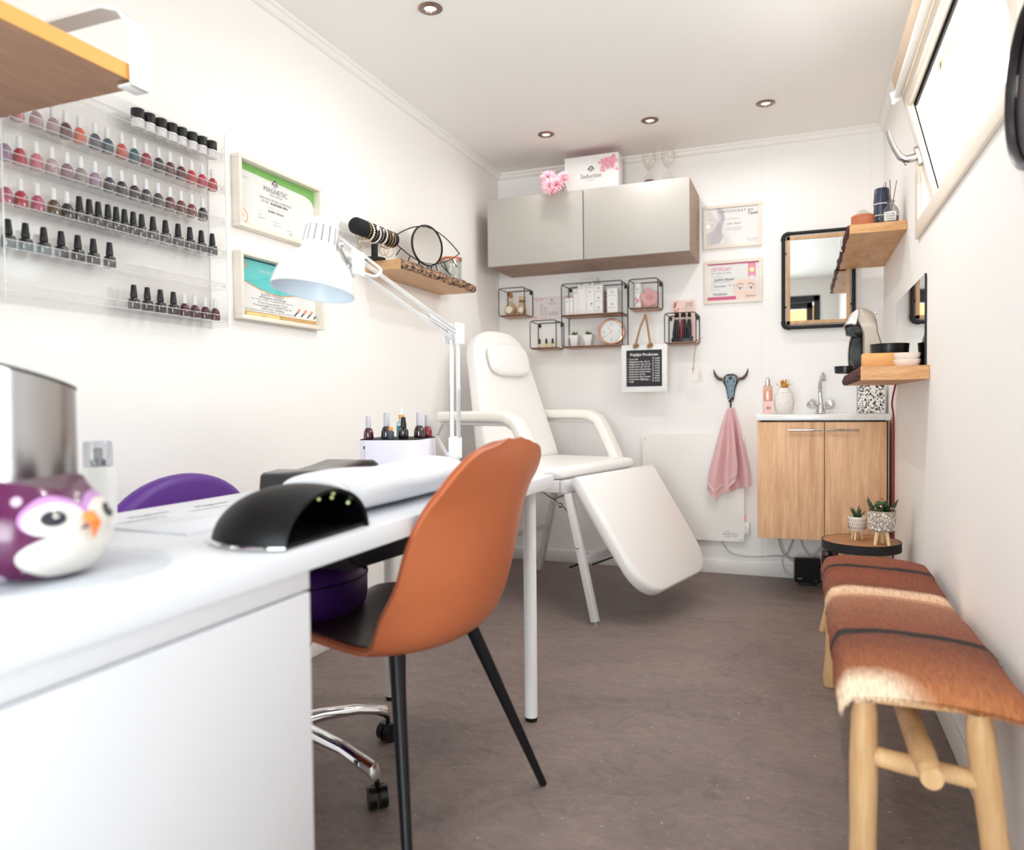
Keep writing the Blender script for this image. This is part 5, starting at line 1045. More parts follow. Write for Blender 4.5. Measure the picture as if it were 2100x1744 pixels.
for kd, col, (x, y), s_, lb in (('g', 'wine', (-.066, -.078), 1, 'wine red polish with grey cap, leftmost on the small white cabinet'), ('g', 'near black', (-.018, -.055), 1.12, 'near black polish with wide grey cap, second from left on the white cabinet'),
    ('k', 'black', (.040, -.066), .98, 'black capped polish at the front edge of the white cabinet'), ('g', 'black brown', (.062, .012), 1.12, 'dark brown polish with wide grey cap, right of the black capped one'), ('g', 'crimson', (.068, .072), 1.0, 'crimson polish with grey cap, rightmost on the white cabinet')):
    polish(kd, col, cab(x, y), lb, group='polishes on the white cabinet', s_=s_)
t = thing('dropper_bottle', 'turquoise dropper bottle with orange collar behind the black polish', 'bottle', cab(.005, .01)); b = B(clear('bottle_clear', (236, 246, 246), .25)); b.lathe([(.014, 0), (.016, .002), (.016, .044), (.008, .052), (.007, .06)], n=22); b.done('bottle_glass', t)
b = B(mat('turquoise', (30, 170, 176), .3)); b.lathe([(.012, .002), (.0145, .003), (.0145, .036), (0, .036)], n=20); b.done('liquid', t); b = B(mat('orange_collar', (236, 178, 120), .3)); b.lathe([(.0085, .058), (.009, .06), (.009, .07), (.008, .071)], n=18); b.done('collar', t); b = B(WHITE); b.lathe([(.005, .071), (.003, .082), (.002, .1)], n=12); b.done('dropper_tip', t)
t = thing('small_vial', 'tiny grey vial with orange cap in front on the white cabinet', 'vial', cab(.008, -.088)); b = B(mat('vial_grey', (70, 78, 90), .25, coat=.5)); b.lathe([(.009, 0), (.010, .002), (.010, .022), (.006, .026)], n=18); b.done('vial_body', t); b = B(mat('orange_cap', (226, 150, 60), .4)); b.lathe([(.0065, .0262), (.0065, .034), (.005, .036)], n=14); b.done('cap', t)
# ------------------------------------------------------------------ desk lamp
LW = mat('lamp_white', (244, 244, 244), .3, coat=.2); LI = mat('lamp_inner', (206, 216, 226), .35)
base = Vector((-1.0, 2.085, TZ)); E1 = Vector((-.985, 2.06, 1.165)); H1 = Vector((-.944, 1.46, 1.275))
t = thing('desk_lamp', 'white articulated desk lamp clamped to the far end of the desk', 'lamp', base)
def rel(p): return Vector(p)-base
b = B(GR); b.bx(-.045, .03, -.05, .02, 0, .022, bev=.006); b.bx(-.03, .03, .0355, .045, -.06, .02); b.bx(-.03, .03, .0, .045, -.062, -.052); b.cyl((0, .015, -.05), (0, .015, -.037), .012, n=14); b.bx(-.03, .03, -.0, .045, .01, .02); b.done('clamp', t)
b = B(LW); b.cyl((0, 0, .02), (0, 0, .045), .012, n=16); b.bx(-.016, .016, -.02, .02, .045, .115, bev=.006); b.cyl((-.02, -.01, .06), (.02, -.01, .06), .006, n=12); b.done('base_joint', t)
def rods(p0, p1, off, name, r=.0062):
    b = B(LW); p0 = rel(p0); p1 = rel(p1)
    for s_ in (-1, 1): b.tube([p0+off*s_, p1+off*s_], r, n=4)
    return b.done(name, t, angle=20)
rods(base+Vector((0, 0, .10)), E1, Vector((.004, .014, 0)), 'lower_arm')
dv = (H1-E1).normalized(); up = Vector((0, 0, 1)); up = (up-dv*up.dot(dv)).normalized()
rods(E1, H1, up*.0155, 'upper_arm')
b = B(CHROME)
def spring(p0, p1, r=.0045, n=44):
    p0 = rel(p0); p1 = rel(p1); d = (p1-p0); L_ = d.length; d.normalize(); u_ = d.orthogonal().normalized(); v_ = d.cross(u_)
    b.tube([p0+d*L_*i/(n*6)+(u_*math.cos(2*PI*i/6)+v_*math.sin(2*PI*i/6))*r for i in range(n*6+1)], .0011, n=4)
for s_ in (-1, 1):
    sx_ = Vector((.014*s_, 0, 0)); spring(base+Vector((0, 0, .11))+sx_, base.lerp(E1, .62)+sx_); spring(E1+dv*.03+sx_, E1.lerp(H1, .36)+sx_-up*.004)
b.done('springs', t)
b = B(LW)
for s_ in (-1, 1):
    p = rel(E1); b.box(p+Vector((.019*s_, -.004, .004)), (.003, .062, .064), bev=.0012); b.cyl(p+Vector((.0, -.02, .018)), p+Vector((.023*s_, -.02, .018)), .0045, n=10); b.cyl(p+Vector((.0, .01, -.018)), p+Vector((.023*s_, .01, -.018)), .0045, n=10)
    pass
b.done('elbow_plates', t)
b = B(LW)
for s_ in (-1, 1): p = rel(H1); b.box(p+Vector((.014*s_, -.012, -.002)), (.003, .05, .055), bev=.0012)
b.cyl(rel(H1)+Vector((-.016, -.02, .01)), rel(H1)+Vector((.016, -.02, .01)), .005, n=10); b.done('head_plates', t)
SC = Vector((-.985, 1.352, 1.200)); rgt = Vector((.932, .362, 0)); tow = Vector((.56, -.83, 0)).normalized()
ax = (Vector((0, 0, -1))-rgt*.17+tow*.13).normalized() # pointing out of the opening
zz = -ax; xx = zz.orthogonal().normalized(); yy = zz.cross(xx); SRm = Matrix(((xx.x, yy.x, zz.x, 0), (xx.y, yy.y, zz.y, 0), (xx.z, yy.z, zz.z, 0), (0, 0, 0, 1)))
b = B(LW); so = rel(SC); pr = [(.089, 0), (.0895, .003), (.087, .018), (.082, .036), (.073, .055), (.060, .071), (.048, .082), (.041, .088), (.0385, .092), (.0385, .098), (.036, .135), (.034, .150), (.028, .157), (.010, .159)]
b.lathe(pr, R=SRm, at=so, n=56, cap='e'); b.done('lamp_shade', t)
b = B(LI); b.lathe([(.0888, -.0004), (.0862, .0), (.084, .018), (.079, .035), (.070, .053), (.057, .068), (.040, .079), (.0, .081)], R=SRm, at=so, n=56, cap='e'); b.done('shade_inside', t)
b = B(LAMPG); b.lathe([(0, .03), (.016, .033), (.024, .044), (.025, .056), (.015, .074), (.013, .081)], R=SRm, at=so, n=24); b.done('bulb', t)
b = B(mat('slot_grey', (92, 92, 100), .6))
for k in range(15):
    a = 2*PI*k/15; R_ = SRm @ Matrix.Rotation(a, 4, 'Z') @ Matrix.Rotation(-.068, 4, 'Y'); b.box(so+(SRm @ Matrix.Rotation(a, 4, 'Z') @ Vector((.0364, 0, .122))), (.0012, .003, .038), R=R_.to_3x3().to_4x4())
b.done('vent_slots', t)
hj = rel(H1); nk = so+zz*.105+rgt*.038
b = B(CHROME); b.cyl(nk, hj+Vector((0, -.03, -.01)), .005, n=12); b.ball(nk+rgt*.006, .008, n=8); b.ball(hj+Vector((0, -.03, -.01)), .008, n=8); b.done('swivel', t)
top = so+zz*.158
b = B(LW); pts = [top, top+Vector((.0, 0, .014)), top+rgt*.02+Vector((0, .03, .020)), hj+Vector((0, -.06, .055))-rgt*.01, hj+Vector((0, .05, .02)), hj+Vector((.01, .09, .0)), hj+Vector((.012, .06, -.02)), hj+Vector((.0, .02, -.015))]
P_ = pts; sm = []
for i in range(len(P_)-1):
    p0, p1, p2, p3 = P_[max(i-1, 0)], P_[i], P_[i+1], P_[min(i+2, len(P_)-1)]
    for k in range(6):
        u = k/6; sm.append(.5*((2*p1)+(p2-p0)*u+(2*p0-5*p1+4*p2-p3)*u*u+(3*p1-p0-3*p2+p3)*u**3))
b.tube(sm+[P_[-1]], .0034, n=8); b.done('power_cord', t)
# ================================================================== brown shell chair
LEA = mat('cognac_leather', (186, 100, 62), .42, noise=((5, 5, 5), 4, .35), col2=(198, 112, 70), bump=(260, .22, .0012), coat=.08)
SEATM = mat('cognac_leather_inner', (150, 78, 52), .42, bump=(260, .22, .0012))
PIP = mat('leather_piping', (166, 84, 52), .4)
CHX, CHY = -.84, 1.485
t = thing('shell_chair', 'cognac leather shell chair with black metal legs at the desk', 'chair', (CHX, CHY, 0), math.radians(-3))
prof = [(-.235, .444, .13, 0, .010), (-.228, .455, .165, 0, .014), (-.20, .464, .198, 0, .020), (-.13, .458, .218, 0, .030), (-.04, .446, .230, 0, .034), (.05, .441, .238, -.015, .034), (.12, .450, .242, -.055, .030), (.168, .478, .243, -.090, .026), (.198, .530, .242, -.106, .012), (.216, .600, .238, -.093, 0), (.230, .680, .238, -.080, 0), (.242, .750, .232, -.058, 0), (.250, .792, .222, -.036, 0), (.256, .824, .204, -.022, 0), (.259, .848, .176, -.012, 0), (.260, .864, .138, -.005, 0), (.2605, .874, .086, 0, 0), (.2605, .878, .03, 0, 0)]
def cr(P, u):
    n = len(P)-1; x = u*n; i = min(int(x), n-1); f = x-i; a, b_, c_, d = P[max(i-1, 0)], P[i], P[i+1], P[min(i+2, n)]
    return tuple(.5*((2*b_[k])+(c_[k]-a[k])*f+(2*a[k]-5*b_[k]+4*c_[k]-d[k])*f*f+(3*b_[k]-a[k]-3*c_[k]+d[k])*f**3) for k in range(len(P[0])))
def shell(u, v):
    x, z, w_, ex, ez = cr(prof, u); s_ = 2*v-1; k = abs(s_)**2.2
    return (x+ex*k, s_*w_, z+ez*k)
def lining(u, v):
    u = .015+.965*u; v = .02+.96*v; p = Vector(shell(u, v)); n_ = (Vector(shell(min(1, u+.01), v))-Vector(shell(max(0, u-.01), v))).cross(Vector(shell(u, min(1, v+.01)))-Vector(shell(u, max(0, v-.01)))); return p+n_.normalized()*.003
b = B(LEA); b.grid(shell, 54, 28, thick=.016)
sh = b.done('shell', t, angle=70)
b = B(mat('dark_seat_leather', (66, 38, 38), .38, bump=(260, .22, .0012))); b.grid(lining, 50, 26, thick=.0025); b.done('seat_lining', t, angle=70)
b = B(PIP); edge = [shell(i/60, 0) for i in range(61)]+[shell(1, .5)]+[shell(1-i/60, 1) for i in range(61)]+[shell(0, 1-j/6) for j in range(1, 6)]
b.tube([Vector(p)+Vector((.004, 0, -.004)) for p in edge], .0042, closed=True, n=8); b.done('piping', t)
LEGM = mat('black_tube_leg', (26, 26, 30), .35, .3)
# leg: root under the seat, tip on the floor, chair coordinates
for (x0, y0), (x1, y1) in (((.10, .11), (.225, .262)), ((.062, -.14), (.160, -.255)), ((-.10, .12), (-.185, .262)), ((-.185, -.12), (-.29, -.24))):
    b = B(LEGM); b.cyl((x1, y1, .004), (x0, y0, .442), .0095, .0165, n=20); b.cyl((x1, y1, 0), (x1, y1, .008), .0085, n=14); b.done('leg', t)
b = B(LEGM); b.bx(-.16, .10, -.02, .02, .428, .434); b.bx(-.06, .06, -.12, .12, .427, .432); b.done('seat_bracket', t)
# ================================================================== purple technician chair
PUR = mat('purple_vinyl', (92, 44, 138), .4, bump=(200, .2, .001)); 
t = thing('technician_chair', 'purple swivel chair with chrome castor base behind the desk', 'chair', (-1.235, 1.55, 0))
b = B(PUR); b.pad(circ(.195, 40, .068, -.075), .452, .585, .045, crown=.006); b.done('seat', t)
b = B(mat('purple_seam', (50, 24, 80), .5)); b.tube([(.068+.1945*math.cos(2*PI*k/48), -.075+.1945*math.sin(2*PI*k/48), .545) for k in range(48)], .0028, closed=True, n=6); b.done('seat_seam', t)
BRt = Matrix(((0, 0, 1, 0), (1, 0, 0, 0), (0, 1, 0, 0), (0, 0, 0, 1)))
b = B(PUR); b.pad(circ(1, 48, 0, 0, .245, .155), -.03, .022, .024, R=BRt, at=(-.28, -.045, .624), crown=.008); b.done('backrest', t)
b = B(CHROME); b.tube([(-.02, -.03, .445), (-.18, -.035, .43), (-.30, -.04, .46), (-.33, -.045, .56), (-.325, -.045, .63)], .012, n=12); b.done('back_support', t)
b = B(CHROME); b.cyl((0, 0, .12), (0, 0, .30), .025, n=20); b.cyl((0, 0, .30), (0, 0, .44), .014, n=16); b.bx(-.06, .1, -.08, .05, .438, .451, bev=.004); b.done('gas_column', t)
a0 = math.atan2(1.506-1.55, -.965+1.235)
for k in range(5):
    a = a0+k*2*PI/5; c_, s_ = math.cos(a), math.sin(a); R_ = Matrix.Rotation(a, 4, 'Z'); b = B(CHROME)
    rings = []
    for x, z, w_, h in ((.02, .135, .03, .03), (.10, .132, .022, .024), (.20, .118, .020, .020), (.26, .100, .021, .020), (.292, .088, .020, .022), (.302, .074, .016, .018), (.304, .062, .013, .004)):
        rings.append([R_ @ Vector((x+(h*.25*math.sin(q__*PI/6) if x > .29 else 0), w_*math.cos(q__*PI/6), z+h*.7*math.sin(q__*PI/6))) for q__ in range(12)])
    b.loft(rings); arm = b.done('base_arm', t)
    b = B(BLACKP); cx_, cy_ = .304*c_, .304*s_; th_ = a+.9*(k+1); dr = Vector((math.cos(th_), math.sin(th_), 0)); b.cyl((cx_, cy_, .045), (cx_, cy_, .066), .006, n=10)
    for s2 in (-1, 1): b.cyl(Vector((cx_, cy_, .026))+dr*.004*s2, Vector((cx_, cy_, .026))+dr*.022*s2, .026, n=22)
    b.box((cx_-dr.y*.008, cy_+dr.x*.008, .042), (.04, .02, .022), bev=.008, R=Matrix.Rotation(th_, 4, 'Z')); cs = b.done('castor', t)
    b = B(STEEL)
    for s2 in (-1, 1): b.cyl(Vector((cx_, cy_, .026))+dr*.0222*s2, Vector((cx_, cy_, .026))+dr*.0232*s2, .018, n=18)
# ================================================================== treatment couch
VIN = mat('white_vinyl', (243, 241, 239), .36, bump=(30, .12, .004), coat=.1); VINC = mat('white_vinyl_arm', (242, 238, 231), .36, coat=.1); FRW = mat('white_steel_tube', (222, 220, 222), .32)
t = thing('treatment_couch', 'white vinyl folding treatment couch with raised backrest by the back wall', 'treatment chair', (-.993, 3.114, 0), math.radians(-14.2))
CW = .76
b = B(VIN); b.pad(rrect(.50, CW, .035, 5, -.25, CW/2), .615, .672, .024, crown=.004); b.done('seat_pad', t, angle=60)
al = math.radians(75.5); dB = Vector((-math.cos(al), 0, math.sin(al))); nB = Vector((math.sin(al), 0, math.cos(al)))
RB = Matrix(((0, dB.x, nB.x, 0), (1, dB.y, nB.y, 0), (0, dB.z, nB.z, 0), (0, 0, 0, 1)))
def outl(w0, w1, L_, r, n=8, yc=0):
    pts = [(-w0, 0)][:0]; pts += [(yc+w0, 0)]
    pts += [(yc+w0+(w1-w0)*k/6*.9-.0, L_*.72*k/6) for k in range(1, 7)]
    pts += [(yc+(w0+(w1-w0)*.9)*math.cos(a)**.72, L_*.72+L_*.28*math.sin(a)**.9) for a in [PI/2*k/n for k in range(1, n)]]
    R_ = [(2*yc-x, y) for x, y in reversed(pts)]; return pts+[(yc, L_)]+R_
bo = outl(.335, .235, .70, .1, yc=.41)
b = B(VIN); b.pad(bo, -.07, 0, .022, R=RB, at=(-.452, 0, .668), crown=.008); b.done('backrest_pad', t, angle=60)
b = B(VIN); hp = [(.415+.175*math.copysign(abs(math.cos(a))**.62, math.cos(a)), .528+.088*math.copysign(abs(math.sin(a))**.62, math.sin(a))) for a in [2*PI*k/40 for k in range(40)]]; b.pad(hp, .004, .05, .022, R=RB, at=(-.452, 0, .668), crown=.006); b.done('head_cushion', t, angle=60)
dL = Vector((.545, 0, -.838)); nL = Vector((0, 1, 0)).cross(dL); RL = Matrix(((0, dL.x, nL.x, 0), (1, dL.y, nL.y, 0), (0, dL.z, nL.z, 0), (0, 0, 0, 1)))
lo = [(.0+.003, 0), (CW-.003, 0)]; lo = [(CW, 0), (CW, .1), (CW-.003, .3)]+[(CW-.012-.17+.17*math.cos(a), .41+.18*math.sin(a)**.85) for a in [PI/2*k/8 for k in range(9)]]+[(.012+.17-.17*math.sin(a), .41+.18*math.cos(a)**.85) for a in [PI/2*k/8 for k in range(8)]]+[(.012, .41), (.003, .3), (0, .1), (0, 0)]
b = B(VIN); b.pad(lo, -.062, 0, .024, R=RL, at=(.048, 0, .612)); b.done('leg_rest_pad', t, angle=60)
def armrest(y0, lb):
    b = B(VINC); pth = [(-.085, .600), (-.13, .70), (-.19, .82), (-.222, .868), (-.27, .893), (-.34, .898), (-.50, .898), (-.66, .896)]; rings = []
    for i, (x, z) in enumerate(pth):
        tn = Vector(pth[min(i+1, 7)])-Vector(pth[max(i-1, 0)]); tn.normalize(); nn = Vector((-tn.y, tn.x)); 
        if nn.y < 0: nn = -nn
        rings.append([(x+nn.x*c_, y0+a, z+nn.y*c_) for a, c_ in rrect(.085, .050, .018, 4)])
    b.loft(rings); return b.done('armrest', t, angle=60)
armrest(-.005, ''); armrest(CW+.005, '')
b = B(FRW)
for y in (-.005, CW+.005): b.tube([(-.117, y, .60), (-.165, y, .70), (-.235, y, .835), (-.28, y, .862), (-.66, y, .865), (-.70, y, .80), (-.56, y, .60)], .010, n=8)
b.done('armrest_frame', t)
b = B(FRW)
for a in ((-.50, .012, .0, .03, .56, .614), (-.50, .012, CW-.03, CW, .56, .614), (-.0, .030, 0, CW, .56, .614), (-.52, -.49, 0, CW, .56, .614)): b.bx(*a, bev=.003)
b.done('seat_frame', t)
def leg(x0, x1, y, nm='leg'):
    b = B(FRW); d = Vector((x1-x0, 0, -.56)); R_ = Matrix.Rotation(math.atan2(d.x, -d.z), 4, 'Y').inverted(); b.box(((x0+x1)/2, y, .286), (.032, .030, d.length-.012), bev=.003, R=Matrix.Rotation(-math.atan2(d.x, .56), 4, 'Y')); l = b.done(nm, t)
    b = B(CHROME); b.cyl((x1, y, 0), (x1, y, .012), .014, n=14); b.done('foot', l)
    return l
for y in (.02, CW-.02): leg(.035, .168, y); leg(-.46, -.60, y)
def xat(z, x0=.035, x1=.168): return x0+(x1-x0)*(.56-z)/.56
b = B(FRW); b.bx(xat(.27)-.012, xat(.27)+.012, .02, CW-.02, .255, .285, bev=.002); b.done('cross_bar', t)
b = B(FRW); b.bx(-.545, -.52, .02, CW-.02, .255, .285, bev=.002); b.done('cross_bar', t)
b = B(STEEL)
for y in (.045, CW-.045): b.tube([(-.16, y, .575), (-.02, y, .50), (xat(.44), y, .44)], .006, n=6); b.tube([(-.18, y, .575), (-.36, y, .47), (-.495, y, .42)], .006, n=6); b.ball((-.02, y, .50), .012, n=8)
b.done('folding_braces', t)
b = B(BLACKM); b.cyl((xat(.27), .25, .27), (-.2, .42, .13), .005, n=8); b.cyl((xat(.24), .1, .24), (.02, .5, .2), .005, n=8); b.ball((xat(.33)+.0, .001, .33), .007, CHROME, n=8); b.done('gas_struts', t)
# ================================================================== right hand side
BX0, BX1, BY0, BY1, BZ = .072, .366, 1.475, 2.660, .435
t = thing('hide_bench', 'rustic branch leg bench covered with two brown goat hides', 'bench', (BX0, BY0, 0)); BW, BLn = BX1-BX0, BY1-BY0
FURM = bpy.data.materials.new('goat_fur'); FURM.use_nodes = True
def furm():
    nt = FURM.node_tree; N = nt.nodes.new; L = nt.links.new; p = nt.nodes['Principled BSDF']; p.inputs['Roughness'].default_value = .6; p.inputs['Specular IOR Level'].default_value = .25; p.inputs['Sheen Weight'].default_value = 0
    tc = N('ShaderNodeTexCoord'); n = N('ShaderNodeTexNoise'); n.inputs['Scale'].default_value = 5; n.inputs['Detail'].default_value = 5; L(tc.outputs['Object'], n.inputs['Vector'])
    mx = N('ShaderNodeMix'); mx.data_type = 'VECTOR'; mx.inputs[0].default_value = .085; L(tc.outputs['Object'], mx.inputs[4]); L(n.outputs['Color'], mx.inputs[5]); sp = N('ShaderNodeSeparateXYZ'); L(mx.outputs[1], sp.inputs[0])
    f = N('ShaderNodeMapRange'); f.inputs[1].default_value = -.05; f.inputs[2].default_value = 1.30; L(sp.outputs[1], f.inputs[0])
    r = N('ShaderNodeValToRGB'); cr_ = r.color_ramp
    S = [(.0, (214, 166, 124)), (.045, (178, 112, 70)), (.12, (158, 92, 56)), (.20, (128, 70, 44)), (.258, (112, 60, 42)), (.268, (26, 18, 20)), (.285, (24, 16, 18)), (.296, (132, 70, 46)), (.40, (140, 84, 58)), (.50, (158, 104, 78)), (.555, (214, 168, 132)), (.585, (226, 190, 160)), (.60, (120, 62, 38)), (.68, (132, 66, 40)), (.742, (118, 58, 38)), (.752, (30, 20, 20)), (.765, (30, 20, 20)), (.776, (126, 64, 42)), (.90, (140, 74, 46)), (1, (160, 92, 58))]
    while len(cr_.elements) < len(S): cr_.elements.new(.5)
    for e, (p_, c) in zip(cr_.elements, S): e.position = p_; e.color = lin(c)+(1,)
    L(f.outputs[0], r.inputs[0])
    # pale belly patch at the near left corner and fading along the left edge
    def M(op, a, v=None, v2=None):
        q = N('ShaderNodeMath'); q.operation = op
        for i, s_ in enumerate((a, v, v2)):
            if s_ is None: continue
            if isinstance(s_, (int, float)): q.inputs[i].default_value = s_
            else: L(s_, q.inputs[i])
        return q.outputs[0]
    dx = M('DIVIDE', M('SUBTRACT', sp.outputs[0], .06), .115); dy = M('DIVIDE', M('SUBTRACT', sp.outputs[1], .0), .095)
    d = M('SQRT', M('ADD', M('MULTIPLY', dx, dx), M('MULTIPLY', dy, dy))); pm = N('ShaderNodeMapRange'); pm.inputs[1].default_value = 1.15; pm.inputs[2].default_value = .55; L(d, pm.inputs[0])
    m2 = N('ShaderNodeMix'); m2.data_type = 'RGBA'; L(pm.outputs[0], m2.inputs[0]); L(r.outputs[0], m2.inputs[6]); m2.inputs[7].default_value = lin((240, 214, 186))+(1,)
    n2 = N('ShaderNodeTexNoise'); mp = N('ShaderNodeMapping'); mp.inputs['Scale'].default_value = (260, 34, 60); L(tc.outputs['Object'], mp.inputs[0]); L(mp.outputs[0], n2.inputs['Vector']); n2.inputs['Scale'].default_value = 1; n2.inputs['Detail'].default_value = 4
    mr = N('ShaderNodeMapRange'); mr.inputs[1].default_value = .3; mr.inputs[2].default_value = .7; mr.inputs[3].default_value = .72; mr.inputs[4].default_value = 1.22; L(n2.outputs['Fac'], mr.inputs[0])
    m3 = N('ShaderNodeMix'); m3.data_type = 'RGBA'; m3.blend_type = 'MULTIPLY'; m3.inputs[0].default_value = 1; L(m2.outputs[2], m3.inputs[6]); cm = N('ShaderNodeCombineColor'); [L(mr.outputs[0], cm.inputs[i]) for i in range(3)]; L(cm.outputs[0], m3.inputs[7]); L(m3.outputs[2], p.inputs['Base Color'])
    b_ = N('ShaderNodeBump'); b_.inputs['Strength'].default_value = .7; b_.inputs['Distance'].default_value = .004; L(n2.outputs['Fac'], b_.inputs['Height']); L(b_.outputs[0], p.inputs['Normal'])
furm()
def benchtop(x, y):  # height of hide surface
    return BZ+.006*math.sin(x*9+1)+.006*math.sin(y*6.5)-.010*math.exp(-((y-.725)/.03)**2)
b = B(FURM); r7 = random.Random(11)
def hide(u, v):
    # u along the length, v around the section
    y = -.012+(BLn+.02)*u; s_ = v*2-1; e = min(1, min(u, 1-u)/.035); w2 = BW/2+.004
    a = abs(s_)
    if a < .76: x = s_/.76*(w2-.012); z = benchtop(x+BW/2, y)-.010*(a/.76)**4
    else: f = (a-.76)/.24; x = math.copysign(w2-.012+.014*math.sin(f*PI*.5), s_); z = benchtop(x+BW/2, y)-.010-.036*f-(.010*math.sin(y*31+2*s_)+.006*math.sin(y*57))*f
    drop = (1-e); return (BW/2+x*(1-.02*drop), y+(-.010 if u < .5 else .010)*drop*0, z-.020*max(0, drop)**2.0)
b.grid(hide, 90, 40, thick=.006); tag(b.done('hide_cover', t, angle=80), label='brown goat hides with black dorsal stripes and pale near corner')
# hair
b = B(FURM); hv, hf = [], []
def hair(u, v, ln):
    p = Vector(hide(u, v)); du = (Vector(hide(min(1, u+.004), v))-Vector(hide(max(0, u-.004), v))); dvv = (Vector(hide(u, min(1, v+.01)))-Vector(hide(u, max(0, v-.01))))
    nrm = dvv.cross(du); nrm = nrm.normalized() if nrm.length else Vector((0, 0, 1))
    if nrm.z < -.2: nrm = -nrm
    s_ = v*2-1; yv = p.y
    st = .37 if yv < .74 else 1.0; fl = 1 if yv > st else -1
    d = du.normalized()*fl*.9+dvv.normalized()*(math.copysign(.45, s_) if abs(s_) > .3 else s_)+nrm*.28+Vector((r7.gauss(0, .16), r7.gauss(0, .16), r7.gauss(0, .05))); d.normalize()
    sd = d.cross(nrm).normalized()*r7.uniform(.00045, .0008); k = len(hv); q1 = p+d*ln*.55+nrm*.0015; q2 = p+d*ln-nrm*ln*.12
    hv.extend([p-sd, p+sd, q1+sd*.7, q1-sd*.7, q2]); hf.extend([(k, k+1, k+2, k+3), (k+3, k+2, k+4)])
for i in range(23000): hair(r7.random(), r7.random(), r7.uniform(.008, .017))
for i in range(4200): hair(r7.random(), r7.choice((r7.uniform(.0, .06), r7.uniform(.94, 1))), r7.uniform(.010, .020))
for i in range(2600): hair(r7.choice((r7.uniform(0, .012), r7.uniform(.988, 1))), r7.random(), r7.uniform(.010, .018))
for uc, vc in ((.0, .985), (.995, .01), (.995, .93), (.60, .99), (.30, .99)):
    for i in range(420): hair(min(1, max(0, uc+r7.gauss(0, .008))), min(1, max(0, vc+r7.gauss(0, .012))), r7.uniform(.020, .036))
b.raw(hv, hf); tag(b.done('fur', t, angle=180), kind='stuff')
def branch(name, p0, p1, r0, r1, seed, n=14):
    r_ = random.Random(seed); p0 = Vector(p0); p1 = Vector(p1); d = (p1-p0).normalized(); u_ = d.orthogonal().normalized(); v_ = d.cross(u_); rings = []; ph = r_.uniform(0, 6)
    for i in range(n+1):
        f = i/n; c = p0.lerp(p1, f)+u_*.003*math.sin(f*5+ph)+v_*.003*math.sin(f*4+ph*2); r = (r0+(r1-r0)*f)*(1+.035*math.sin(f*11+ph))
        rr_ = r*(.82 if i in (0, n) else 1); rings.append([c+(u_*math.cos(2*PI*k/20)+v_*math.sin(2*PI*k/20)*.95)*rr_*(1+.03*math.sin(3*2*PI*k/20+ph+f*2)) for k in range(20)])
    b = B(TEAK); b.loft(rings); return b.done(name, t)
branch('leg', (.034, .03, 0), (.036, .03, BZ-.035), .0255, .024, 1); branch('leg', (.262, .03, 0), (.222, .03, BZ-.035), .0245, .024, 2)
branch('leg', (.018, BLn+.02, 0), (.036, BLn-.05, BZ-.035), .026, .024, 3); branch('leg', (.262, BLn+.02, 0), (.24, BLn-.05, BZ-.035), .025, .024, 4)
branch('cross_rail', (.040, .03, .30), (.248, .03, .272), .0185, .017, 5); branch('cross_rail', (.05, BLn-.01, .30), (.24, BLn-.01, .30), .017, .017, 6)
branch('long_rail', (.131, -.085, .316), (.118, BLn+.01, .325), .0215, .020, 7)
b = B(TEAK); b.bx(.018, BW-.018, .035, BLn-.04, BZ-.045, BZ-.020, bev=.005); b.done('seat_board', t)
# side table
t = thing('side_table', 'small round side table with wooden top and black rim', 'table', (.218, 3.205, 0))
TT = wood('rustic_top', (190, 136, 92), (132, 86, 56), (6, 34, 20), .55, .4); SZt = .405; R0 = .143
b = B(TT); b.lathe([(0, SZt-.03), (R0-.003, SZt-.03), (R0-.003, SZt-.001), (R0-.005, SZt), (0, SZt)], n=56); b.done('table_top', t)
b = B(BLACKM); b.lathe([(R0-.003, SZt-.034), (R0, SZt-.034), (R0, SZt+.0005), (R0-.003, SZt+.0005)], n=56, cap=False); b.done('rim_band', t)
for a in (2.35, .3, 4.6):
    c_, s_ = math.cos(a), math.sin(a); x = min(.155, .195*c_) if c_ > 0 else .195*c_
    b = B(TEAK); b.cyl((x, .16*s_, 0), (.07*c_, .07*s_, SZt-.03), .014, .020, n=16); b.done('leg', t)
# two pots on wooden legs
def potfoot(t, r_top, z0, h, legs, rl, mlen):
    for a in legs:
        c_, s_ = math.cos(a), math.sin(a); b = B(mat('pine_leg', (236, 206, 156), .5)); b.cyl((r_top*.85*c_, r_top*.85*s_, 0), (r_top*.55*c_, r_top*.55*s_, z0+.004), rl*.7, rl, n=12); b.done('leg', t)
SOIL = mat('soil', (34, 26, 24), .95)
t = thing('plant_pot', 'small white dash patterned pot with aloe on wooden legs', 'plant', (.205, 3.215, SZt))
b = B(mat('pot_cream', (232, 222, 210), .6)); z0 = .036; b.lathe([(.016, z0+.001), (.026, z0), (.031, z0+.012), (.0335, z0+.03), (.0335, z0+.056), (.031, z0+.056), (.030, z0+.048), (0, z0+.048)], n=40); b.done('pot', t)
b = B(mat('pot_incised', (120, 92, 84), .8))
for rw in range(3):
    for k in range(28):
        a = 2*PI*(k+.5*(rw % 2))/28; z = z0+.014+.014*rw; r = .0334 if rw else .0322; b.box((r*math.cos(a), r*math.sin(a), z), (.0014, .0016, .011), R=Matrix.Rotation(a, 4, 'Z'))
b.done('dash_pattern', t); b = B(SOIL); b.lathe([(0, z0+.05), (.0305, z0+.05), (.0305, z0+.046), (0, z0+.046)], n=28); b.done('soil', t)
b = B(DKGREEN)
